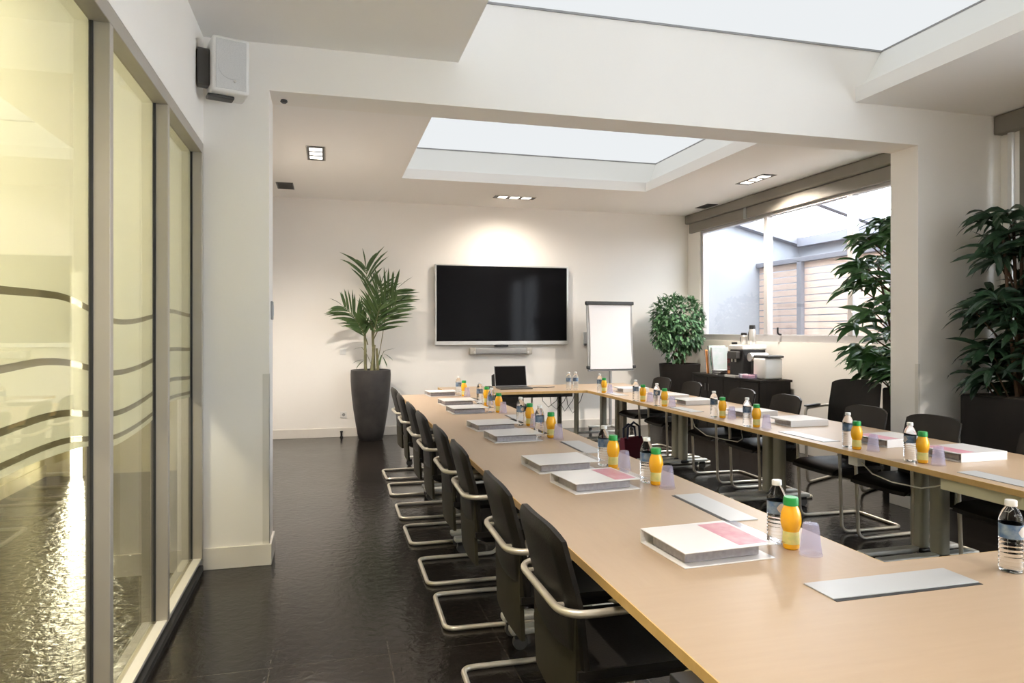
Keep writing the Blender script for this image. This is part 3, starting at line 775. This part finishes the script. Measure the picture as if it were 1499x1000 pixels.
# ------------------------------------------------------------------ loudspeaker
t = thing('wall_speaker', 'white loudspeaker mounted high in the corner above the glass', 'speaker', (-.58, 4.49, 3.07), .30)
MB().box(-.105, .105, -.10, .10, -.165, .165, bev=.018, seg=4).build('cabinet', M['white'], t, smooth=True)
MB().box(-.085, .085, -.104, -.099, -.145, .145, bev=.002).build('grille', M['grille'], t)
m = MB(); m.cyl((0, -.107, -.015), (0, -.103, -.015), .072, 28); m.build('woofer', M['grille'], t, smooth=True)
MB().cyl((.02, -.11, -.095), (.02, -.104, -.095), .008, 12).build('badge', M['silver'], t)
m = MB(); m.box(-.175, -.105, -.03, .05, -.12, .10, bev=.01); m.box(-.12, .03, -.04, .04, -.185, -.165, bev=.006)
m.build('bracket', M['dark'], t)

# ------------------------------------------------------------------ ceiling fittings
def downlight(label, x, y, rz):
    t = thing('ceiling_downlight', label, 'downlight', (x, y, CZ), rz, 'triple recessed ceiling downlights')
    m = MB(); m.box(-.29, .29, -.095, -.085, -.006, 0); m.box(-.29, .29, .085, .095, -.006, 0)
    m.build('trim_frame', M['alu'], t)
    for a, b in ((-.29, -.230), (-.110, -.060), (.060, .110), (.230, .29)): MB().box(a, b, -.085, .085, -.0055, 0).build('baffle', M['dark'], t)
    for k in (-1, 0, 1):
        l = MB().box(k*.17-.058, k*.17+.058, -.062, .062, -.004, -.001).build('lamp', M['lamp'], t)
        m = MB(); m.box(k*.17-.058, k*.17+.058, -.085, -.064, -.005, -.001); m.box(k*.17-.058, k*.17+.058, .064, .085, -.005, -.001)
        m.build('reflector', M['dark'], l)
    return t
downlight('triple square downlight in the ceiling near the left pier', -.115, 7.48, PI/2)
downlight('triple square downlight in the ceiling above the television', 2.5, 9.26, 0)
downlight('triple square downlight in the ceiling beside the window blind', 5.035, 7.40, PI/2)
downlight('triple square downlight in the near ceiling left of the skylight', -.115, 1.6, PI/2)  # this and the next two are unseen, added as warm near fill
downlight('triple square downlight in the near ceiling right of the skylight', 5.0, 1.6, PI/2)
downlight('triple square downlight in the near ceiling behind the skylight', 2.5, -.7, 0)
def vent(label, x0, x1, y0, y1):
    t = thing('ceiling_vent', label, 'vent', ((x0+x1)/2, (y0+y1)/2, CZ))
    hx, hy = (x1-x0)/2, (y1-y0)/2
    m = MB(); m.box(-hx, hx, -hy, -hy+.015, -.006, 0); m.box(-hx, hx, hy-.015, hy, -.006, 0); m.box(-hx, -hx+.015, -hy+.015, hy-.015, -.006, 0); m.box(hx-.015, hx, -hy+.015, hy-.015, -.006, 0)
    m.build('frame', M['dark'], t)
    MB().box(-hx+.015, hx-.015, -hy+.015, hy-.015, -.002, 0).build('backing', M['black'], t)
    m = MB(); k = -hy+.03
    while k < hy-.03: m.box(-hx+.015, hx-.015, k, k+.012, -.005, -.0021); k += .035
    m.build('slats', M['dark'], t)
vent('dark grille in the ceiling near the back left corner', -.62, -.415, 9.05, 9.45)
vent('dark grille in the ceiling at the back end of window blind', 5.33, 5.50, 9.00, 9.35)

# ------------------------------------------------------------------ flip chart
t = thing('flip_chart', 'white flip chart on a wheeled stand by the back wall', 'flip chart', (4.04, 9.50, 0), .02)
MB().cyl((0, .03, .09), (0, .03, 1.2), .022, 18).build('pole', M['grey'], t, smooth=True)
tilt = Matrix.Translation((0, 0, .93)) @ Matrix.Rotation(math.radians(-4), 4, 'X')
MB().box(-.365, .365, .0, .025, -.03, .98, bev=.006, mat=tilt).build('board', M['grey'], t)
pad = MB().sheet(lambda u, v: tilt @ Vector(((u-.5)*(.66+.03*(v-.5)*(v-.5)*4-.015), -.010-.012*(1-v)**2, .955*v)), 6, 10, lambda u, v: Vector((0, .008, 0))).build('paper_pad', M['paper'], t, smooth=True)
MB().box(-.385, .385, -.03, .02, .945, .995, bev=.008, mat=tilt).build('clamp_bar', M['black'], t)
for s in (-1, 1):
    MB().box(s*.365-.025, s*.365+.025, -.03, .02, .005, .05, bev=.01, mat=tilt).build('corner_knob', M['black'], t)
m = MB(); m.box(-.36, .36, -.02, .02, .075, .105, bev=.008); m.box(-.02, .02, -.30, .30, .075, .105, bev=.008)
m.build('base', M['footmetal'], t)
for x, y in ((-.33, 0), (.33, 0), (0, -.27), (0, .27)):
    c = MB().cyl((x-.012, y, .036), (x+.012, y, .036), .036, 18).build('caster', M['black'], t, smooth=True)
    MB().box(x-.018, x+.018, y-.022, y+.022, .055, .078, bev=.004).build('fork', M['black'], c)

# ------------------------------------------------------------------ plants
def vase(t):
    pr = [(0, 0), (.15, 0), (.165, .015), (.20, .20), (.235, .42), (.258, .62), (.270, .80), (.272, .90), (.268, .955), (.250, .96), (.240, .94), (.238, .88), (0, .88)]
    MB().lathe(pr, 40).build('pot', M['potgrey'], t, smooth=True)
    MB().lathe([(0, .905), (.12, .90), (.236, .885)], 24).build('soil', M['soil'], t, smooth=True)
t = thing('potted_palm', 'feathery palm in a tall dark vase by the back wall', 'plant', (.575, 9.71, 0))
vase(t)
rp = random.Random(3)
def curve(p0, p1, p2, n): return [(Vector(p0)*(1-k/n)**2+Vector(p1)*2*(k/n)*(1-k/n)+Vector(p2)*(k/n)**2) for k in range(n+1)]
fr_ = MB(); stems = MB()
def frond(p0, p1, p2, start, L, dens=16, W=.03, droop=.10, spread=.9):
    pts = curve(p0, p1, p2, 24)
    stems.tube(pts, .009, 6, r1=.003)
    for k in range(dens):
        f = start+(1-start)*k/(dens-1)
        i = min(23, int(f*24)); p = pts[i]; d = (pts[i+1]-pts[i]).normalized()
        ref = Vector((0, -1, .25)).normalized()
        s = d.cross(ref).normalized()
        for sg in (-1, 1):
            g = (d*(.55+.7*f)+s*sg*spread+Vector((0, -.25*rp.random(), .12))+Vector((rp.uniform(-.12, .12), rp.uniform(-.35, .25), rp.uniform(-.1, .1)))).normalized()
            l = L*(.65+.55*math.sin(PI*min(1, .15+.8*(f-start)/(1-start))))*rp.uniform(.8, 1.1)
            fr_.leaf(p, g, l, W*rp.uniform(.75, 1.05), droop*rp.uniform(.6, 1.4), 4, up=Vector((rp.uniform(-.4, .4), -1, rp.uniform(-.1, .9))))
    fr_.leaf(pts[-1], (pts[-1]-pts[-2]), L*.7, W, droop, 4)
for (x, y, tx, ty, h) in ((-.07, -.02, -.08, -.02, 1.45), (.05, .02, .02, .0, 1.6), (.0, -.06, .05, -.03, 1.3), (.10, 0, .08, -.02, 1.25)):
    stems.tube([(x, y, .88), ((x+tx)/2, (y+ty)/2, (h+.88)/2), (tx, ty, h)], .024, 8, r1=.015)
frond((.0, 0, 1.55), (-.02, -.02, 2.0), (-.07, -.05, 2.36), .70, .38, 6, .034, .16, .8)
frond((.02, 0, 1.45), (.08, -.04, 1.82), (.34, -.10, 2.06), .28, .42, 14, .034, .07)
frond((.03, 0, 1.35), (.13, -.08, 1.62), (.33, -.15, 1.84), .26, .36, 13, .032, .09)
frond((.0, 0, 1.5), (.03, .0, 1.85), (.13, -.05, 2.12), .35, .34, 11, .034, .06)
frond((.02, 0, 1.3), (.05, -.12, 1.55), (.10, -.24, 1.80), .35, .34, 11, .032, .08)
frond((-.04, 0, 1.3), (-.12, -.06, 1.62), (-.37, -.10, 1.82), .40, .32, 12, .032, .13)
frond((-.06, 0, 1.2), (-.08, -.1, 1.5), (-.20, -.16, 1.62), .45, .24, 10, .038, .09)
stems.tube(curve((.10, 0, 1.1), (.16, 0, 1.4), (.22, -.02, 1.85), 10), .006, 6)
stems.tube(curve((.05, -.05, .9), (-.05, -.12, 1.2), (-.13, -.14, 1.27), 10), .004, 6)
stems.tube(curve((.05, -.05, .9), (.12, -.12, 1.1), (.17, -.14, 1.22), 10), .004, 6)
for d, p in (((-1, -.2, .1), (-.08, -.14, 1.26)), ((-1, -.2, -.1), (-.1, -.14, 1.10)), ((-.5, -.2, -.4), (-.1, -.14, 1.09)), ((.5, -.2, .3), (.16, -.14, 1.2)), ((.6, -.2, -.3), (.16, -.14, 1.18)), ((-.2, -.2, -.6), (.14, -.12, 1.16)), ((.3, -.2, -.6), (.15, -.12, 1.14))):
    fr_.leaf(p, d, .17, .034, .16, 4)
stems.build('stems', M['stem'], t, smooth=True)
fr_.build('fronds', M['leafpalm'], t)

t = thing('bushy_plant', 'dense round leafy bush in a dark pot beside the flip chart', 'plant', (5.22, 9.62, 0))
m = MB(); m.lathe([(0, 0), (.24, 0), (.26, .02), (.305, .93), (.31, .985), (.30, .99), (.285, .985), (.28, .93), (0, .93)], 36)
m.build('pot', M['potbrown'], t, smooth=True)
MB().lathe([(0, .945), (.28, .935)], 24).build('soil', M['soil'], t)
m = MB()
for k in range(5):
    a = k*2.5
    m.tube([(.05*math.cos(a), .05*math.sin(a), .93), (.08*math.cos(a)-.03, .08*math.sin(a)-.03, 1.2), (.2*math.cos(a)-.08, .15*math.sin(a)-.05, 1.55)], .016, 6, r1=.008)
m.build('stems', M['bark'], t, smooth=True)
m = MB(); rb_ = random.Random(5)
lobes = [((-.09, -.16, 1.60), .38, .42), ((-.22, -.16, 1.74), .27, .29), ((.09, -.14, 1.70), .23, .27), ((-.31, -.16, 1.48), .18, .28), ((.13, -.12, 1.42), .17, .25), ((-.14, -.12, 1.22), .20, .18), ((-.36, -.16, 1.72), .19, .24), ((-.38, -.16, 1.46), .16, .22)]
for (c, r, h) in lobes:
    n = int(2900*r*h)+40
    for _ in range(n):
        a = rb_.uniform(0, 2*PI); zc = rb_.uniform(-1, 1); q = math.sqrt(1-zc*zc); rr = rb_.uniform(.55, 1.0)**.5
        d = Vector((q*math.cos(a), q*math.sin(a), zc))
        p = Vector((c[0]+d.x*r*rr, min(c[1]+d.y*r*.8*rr, .36), c[2]+d.z*h*rr))
        if p.x > .34: p.x = .34-rb_.random()*.05
        o_ = (d+Vector((rb_.uniform(-.5, .5), rb_.uniform(-.5, .5), rb_.uniform(-.9, .3)))).normalized()
        if p.x > .26: o_.x = min(o_.x, 0)
        if p.y > .28: o_.y = min(o_.y, 0)
        for s_ in range(2):
            o2 = (o_+Vector((rb_.uniform(-.6, .6), rb_.uniform(-.3, .3), rb_.uniform(-.4, .2)))).normalized()
            if p.x > .26: o2.x = min(o2.x, 0)
            m.leaf(p, o2, rb_.uniform(.065, .10), rb_.uniform(.026, .038), .16, 3)
m.build('foliage', M['leafbush'], t)

def cane_plant(t, whorls, leafmat, seed, L, W, canes, per=13, xmax=None, ymax=None, ymin=None):
    r = random.Random(seed); m = MB(); c = MB()
    for p in canes: c.tube(p, .016, 7, r1=.010)
    for (x, y, z, dx, dy) in whorls:
        c.tube([(x*.45, y*.45, z-.22), (x*.8, y*.8, z-.08), (x, y, z)], .008, 5, r1=.005)
        for k in range(per):
            a = 2*PI*k/per*1.618+r.uniform(0, .6)
            el = r.uniform(-.15, .75)
            d = Vector((math.cos(a)*math.cos(el)+dx, math.sin(a)*math.cos(el)+dy, math.sin(el)))
            l = L*r.uniform(.75, 1.15)
            ex, ey = x+d.normalized().x*l, y+d.normalized().y*l
            if xmax is not None and ex > xmax: d.x -= (ex-xmax)/l*1.6; d.z += .3
            if ymax is not None and ey > ymax: d.y -= (ey-ymax)/l*1.6; d.z += .3
            if ymin is not None and ey < ymin: d.y += (ymin-ey)/l*1.6; d.z += .3
            m.leaf((x, y, z+r.uniform(-.05, .03)), d, l, W*r.uniform(.85, 1.1), r.uniform(.15, .38), 5, up=Vector((r.uniform(-.9, .3), r.uniform(-1, .2), r.uniform(.1, 1))))
    for v in m.bm.verts:
        if xmax is not None: v.co.x = min(v.co.x, xmax)
        if ymax is not None: v.co.y = min(v.co.y, ymax)
        if ymin is not None: v.co.y = max(v.co.y, ymin)
    c.build('canes', M['bark'], t, smooth=True)
    m.build('foliage', leafmat, t)
def planter(t, r, h, mat):
    MB().box(-r, r, -r, r, 0, h, bev=.02, seg=3).build('pot', mat, t, smooth=True)
    MB().box(-r+.03, r-.03, -r+.03, r-.03, h-.001, h+.004).build('soil', M['soil'], t)
t = thing('leafy_cane_plant', 'tall leafy plant with long green leaves before window, behind right pier', 'plant', (5.31, 5.27, 0))
planter(t, .21, .955, M['potbrown'])
r = random.Random(11); wh = []
for k in range(60):
    z = .98+1.52*r.random()
    sp = .42*math.sin(PI*min(1, max(.0, (z-.75)/2.1)))+.06
    a = r.uniform(0, 2*PI); x = -.10+math.cos(a)*sp*r.uniform(.45, 1.); y = .10+math.sin(a)*sp*r.uniform(.45, 1.)*1.05
    x = min(x, .12); y = max(y, -.14)
    wh.append((x, y, z, -.15, .15))
wh += [(-.12, .28, 2.52, -.1, .1), (-.02, .1, 2.56, 0, 0), (-.2, .12, 2.5, 0, 0)]
cane_plant(t, wh, M['leaflong'], 12, .28, .054, [[(0, .02, .95), (-.05, .08, 1.6), (-.08, .12, 2.5)], [(.05, -.04, .95), (.06, 0, 1.5), (.05, .0, 2.2)], [(-.06, .06, .95), (-.15, .16, 1.5), (-.22, .24, 2.1)]], 13, .24, .8, -.24)
t = thing('leafy_cane_plant', 'large dark-leaved plant in a square planter at the right edge of frame', 'plant', (5.27, 4.24, 0))
planter(t, .29, .98, M['potbrown'])
r = random.Random(21); wh = []
for k in range(46):
    z = 1.0+1.42*r.random()
    sp = .34*math.sin(PI*min(1, max(0, (z-.6)/2.2)))+.10
    a = r.uniform(0, 2*PI); x = .02+math.cos(a)*sp*r.uniform(.4, 1.); y = -.06+math.sin(a)*sp*r.uniform(.4, 1.)
    x = min(x, .12); y = min(y, .25)
    wh.append((x, y, z, -.15, -.05))
wh += [(-.22, .05, 2.36, -.35, .1), (-.14, .0, 2.42, -.2, 0), (-.25, .02, 1.72, -.3, 0), (-.26, .05, 1.35, -.3, 0), (-.24, .08, 1.12, -.3, 0), (-.12, -.1, 2.1, -.2, 0)]
cane_plant(t, wh, M['leafdark'], 22, .28, .054, [[(0, .0, .97), (-.05, .0, 1.6), (-.08, .0, 2.4)], [(.08, .06, .97), (.08, .06, 1.6), (.06, .05, 2.3)], [(-.1, -.05, .97), (-.18, -.06, 1.5), (-.24, -.05, 2.2)]], 13, .24, .40, None)

# ------------------------------------------------------------------ console with coffee things
t = thing('console_cabinet', 'long dark wood console cabinet under the window', 'cabinet', (5.34, 8.235, 0))
MB().box(-.22, .22, -.80, .80, .05, .855, bev=.003).build('body', M['console'], t)
MB().box(-.235, .235, -.815, .815, .855, .885, bev=.004).build('top', M['console'], t)
for k in range(4):
    d = MB().box(-.232, -.22, -.79+k*.397, -.79+(k+1)*.397-.01, .07, .845, bev=.002).build('door', M['console'], t)
    yy = -.79+k*.397+(.04 if k % 2 else .35)
    MB().box(-.245, -.232, yy-.005, yy+.005, .66, .76, bev=.002).build('handle', M['dark'], d)
MB().box(-.20, .20, -.78, .78, 0, .05).build('plinth', M['black'], t)
KZ = .885
def book(label, y, th, h, ang, mat, x=5.34):
    t = thing('book', label, 'book', (x, y, KZ), 0, 'leaning books on the console')
    R = Matrix.Rotation(ang, 4, 'X')
    MB().box(-.13, .13, -th/2, th/2, .002, h, bev=.002, mat=R).build('cover', mat, t)
    MB().box(-.132, .128, -th/2+.004, th/2-.004, .006, h-.004, mat=R).build('pages', M['pages'], t)
    return t
book('orange upright book leaning at the far end of the console', 9.02-.20, .03, .34, -.16, M['orange'])
book('tall white and green book leaning beside the orange one', 8.92-.20, .05, .40, -.16, M['bookgreen'])
book('white upright book leaning nearest the coffee tins', 8.84-.20, .04, .38, -.17, M['bookblue'])
t = thing('magazine_pile', 'low pile of dark magazines beside the leaning books', 'magazines', (5.30, 8.53, KZ))
m = MB()
for k in range(5):
    MB().box(-.12, .12, -.10, .10, .014*k, .014*k+.013, bev=.002, mat=Matrix.Rotation(.12*(k-2), 4, 'Z')).build('magazine', M['dark'] if k % 2 else M['lid'], t)
for k in range(3):
    t = thing('coffee_tin', ['dark red coffee box, lowest of the stack on the console', 'dark red coffee box, middle of the stack on the console', 'dark red coffee box, topmost of the stack on the console'][k], 'box', (5.33, 8.30, KZ+.102*k), .1*k, 'stacked coffee boxes')
    MB().box(-.075, .075, -.07, .07, 0, .10, bev=.003).build('carton', M['red'], t)
    MB().box(-.077, -.0755, -.05, .05, .03, .07).build('panel', M['black'] if k == 1 else M['orange'], t)
t = thing('storage_jar', 'slim jar with black lid on top of the coffee boxes', 'jar', (5.33, 8.31, KZ+.306))
MB().lathe([(0, 0), (.035, 0), (.037, .005), (.037, .11), (.033, .118), (0, .118)], 20).build('jar', M['capw'], t, smooth=True)
MB().lathe([(0, .118), (.038, .118), (.038, .145), (0, .148)], 20).build('lid', M['black'], t, smooth=True)
t = thing('coffee_machine', 'black coffee machine with white top on the console', 'coffee machine', (5.34, 8.02, KZ))
MB().box(-.17, .17, -.15, .15, 0, .36, bev=.012).build('body', M['black'], t)
MB().box(-.18, .18, -.16, .16, .36, .42, bev=.015, seg=3).build('top_tray', M['white'], t)
MB().box(-.24, -.17, -.10, .10, .24, .34, bev=.01).build('brew_head', M['dark'], t)
m = MB(); m.cyl((-.205, -.04, .20), (-.205, -.04, .24), .012, 12); m.cyl((-.205, .04, .20), (-.205, .04, .24), .012, 12); m.build('spout', M['silver'], t)
MB().box(-.27, -.17, -.12, .12, 0, .03, bev=.006).build('drip_tray', M['silver'], t)
CT = KZ+.42
for k, (dx, dy, h, l) in enumerate(((0, .08, .16, 'shorter flask with black lid on the coffee machine'), (.05, -.03, .26, 'tallest flask with black lid on the coffee machine'))):
    t = thing('vacuum_flask', l, 'flask', (5.34+dx, 8.02+dy, CT))
    MB().lathe([(0, 0), (.042, 0), (.045, .006), (.045, h*.72), (.034, h*.8), (0, h*.8)], 22).build('body', M['silver'], t, smooth=True)
    MB().lathe([(0, h*.8), (.036, h*.8), (.04, h*.86), (.036, h), (0, h*1.02)], 22).build('lid', M['black'], t, smooth=True)
    MB().tube(fillet([(0, .045, h*.7), (0, .085, h*.66), (0, .085, h*.25), (0, .045, h*.2)], .02), .006, 8).build('handle', M['black'], t, smooth=True)
t = thing('capsule_machine', 'white capsule coffee machine with chrome head on the console', 'coffee machine', (5.33, 7.61, KZ))
MB().box(-.11, .15, -.14, .12, 0, .27, bev=.03, seg=4).build('body', M['white'], t, smooth=True)
MB().cyl((-.13, .16, .27), (.12, .16, .27), .055, 24).build('head', M['silver'], t, smooth=True)
MB().box(-.10, .14, -.17, .16, .272, .30, bev=.008).build('lever', M['dark'], t)
MB().box(-.12, .10, .12, .21, 0, .03, bev=.006).build('drip_tray', M['black'], t)
MB().box(-.10, .12, .12, .19, .03, .24, bev=.02).build('brew_unit', M['black'], t)
t = thing('tap_handle', 'small black hook on the sill behind the coffee machines', 'hook', (5.585, 7.70, 1.445))
MB().tube(fillet([(.03, 0, 0), (.0, 0, .0), (-.02, 0, .02), (-.02, 0, .09)], .015), .012, 8).build('hook', M['black'], t, smooth=True)
t = thing('sachet_tray', 'clear tray of pink sachets in front of coffee machine', 'tray', (5.155, 7.74, KZ))
m = MB(); m.box(-.06, .06, -.11, .11, 0, .004); m.box(-.06, -.057, -.11, .11, .004, .06); m.box(.057, .06, -.11, .11, .004, .06); m.box(-.057, .057, -.11, -.107, .004, .06); m.box(-.057, .057, .107, .11, .004, .06)
m.build('tray', M['cup'], t)
MB().box(-.05, .05, -.09, .05, .006, .05, bev=.01).build('sachets', M['pink2'], t)
MB().box(-.05, .05, .055, .10, .006, .055, bev=.01).build('napkins', M['white'], t)

# bag on the floor inside the ring
t = thing('tote_bag', 'dark red bag with navy handles on the floor between tables', 'bag', (3.30, 7.18, 0), .4)
MB().sheet(lambda u, v: Vector(((u-.5)*(.34-.05*v), -.07*(1-.6*v), .30*v)), 8, 6, lambda u, v: Vector((0, .14*(1-.6*v)+.004, 0))).build('body', M['bagred'], t, smooth=True)
MB().tube([(-.10, -.03, .29), (-.09, -.03, .42), (0, -.03, .47), (.09, -.03, .42), (.10, -.03, .29)], .012, 8).build('handle', M['navy'], t, smooth=True)
MB().tube([(-.10, .03, .29), (-.09, .04, .40), (0, .05, .44), (.09, .04, .40), (.10, .03, .29)], .012, 8).build('handle', M['navy'], t, smooth=True)

# drum lamps added out of view to light the corridor and film
for k, (x, y) in enumerate(((-1.85, .6), (-1.85, 3.4), (-1.12, 7.2))):
    t = thing('corridor_lamp', ['glowing drum lamp hanging in the corridor, nearest the camera', 'glowing drum lamp hanging in the corridor, middle one', 'glowing drum lamp hanging in the corridor, behind the left pier'][k], 'ceiling lamp', (x, y, 2.72), 0, 'corridor drum lamps')
    MB().lathe([(0, 0), (.06, 0), (.06, -.02), (.012, -.025), (.012, -.12), (0, -.12)], 20).build('canopy', M['alu'], t, smooth=True)
    MB().lathe([(0, -.12), (.20, -.12), (.20, -.26), (0, -.26)], 32).build('shade', M['panel'], t)

# ------------------------------------------------------------------ lights
def spot(name, loc, tgt, energy, col, size, blend=.6, rad=.06):
    l = bpy.data.lights.new(name, 'SPOT'); l.energy = energy; l.color = col; l.spot_size = math.radians(size); l.spot_blend = blend; l.shadow_soft_size = rad
    o = bpy.data.objects.new(name, l); COL.objects.link(o); o.location = loc
    o.rotation_euler = (Vector(tgt)-Vector(loc)).to_track_quat('-Z', 'Y').to_euler()
    return o
WARM = (1.0, .89, .76)
spot('spot_tv_wall', (2.5, 9.26, CZ-.03), (2.5, 9.62, 0), 75, WARM, 158, 1.0)
spot('spot_left', (-.115, 7.48, CZ-.03), (-.1, 7.8, 0), 300, WARM, 138, 1.0)
spot('spot_window_wall', (5.035, 7.40, CZ-.03), (5.30, 7.2, 0), 260, WARM, 150)

spot('spot_near_left', (-.115, 1.6, CZ-.03), (-.1, 1.7, 0), 170, WARM, 115, 1.0)  # near spots light the room from the added unseen downlights
spot('spot_near_right', (5.0, 1.6, CZ-.03), (4.9, 1.8, 0), 300, WARM, 125, 1.0)
spot('spot_near_back', (2.5, -.7, CZ-.03), (2.5, -.4, 0), 200, WARM, 115, 1.0)
w = bpy.data.worlds.new('sky'); S.world = w; w.use_nodes = True
nt = w.node_tree; nt.nodes.clear()
bg = nt.nodes.new('ShaderNodeBackground'); wo = nt.nodes.new('ShaderNodeOutputWorld')
sky = nt.nodes.new('ShaderNodeTexSky'); sky.sky_type = 'HOSEK_WILKIE'; sky.turbidity = 9; sky.sun_direction = (.1, -.3, .95)
mix = nt.nodes.new('ShaderNodeMixRGB'); mix.inputs[0].default_value = .92; mix.inputs[2].default_value = (.88, .94, 1.0, 1)
nt.links.new(sky.outputs[0], mix.inputs[1]); nt.links.new(mix.outputs[0], bg.inputs['Color'])
bg.inputs['Strength'].default_value = 6.8
nt.links.new(bg.outputs[0], wo.inputs['Surface'])

# ------------------------------------------------------------------ camera
cd = bpy.data.cameras.new('camera'); co = bpy.data.objects.new('camera', cd); COL.objects.link(co)
co.location = (0, 0, 1.5); co.rotation_euler = (PI/2, 0, -math.radians(14.8987))
cd.sensor_width = 36; cd.sensor_fit = 'HORIZONTAL'; cd.lens = 36*1015.47/1499
cd.shift_y = -(500-483.417)/1499
cd.clip_start = .02; cd.clip_end = 200
S.camera = co
vs = S.view_settings
S.display_settings.display_device = 'sRGB'
vs.view_transform = 'Standard'; vs.look = 'None'; vs.exposure = 0.95; vs.gamma = 1.0
try: vs.use_curve_mapping = False
except Exception: pass
cy = S.cycles
cy.use_denoising = True
try: cy.denoiser = 'OPENIMAGEDENOISE'
except Exception: pass
cy.max_bounces = 10; cy.diffuse_bounces = 6; cy.glossy_bounces = 4; cy.transmission_bounces = 8; cy.transparent_max_bounces = 16
cy.sample_clamp_indirect = 6.0
cy.caustics_reflective = False; cy.caustics_refractive = False
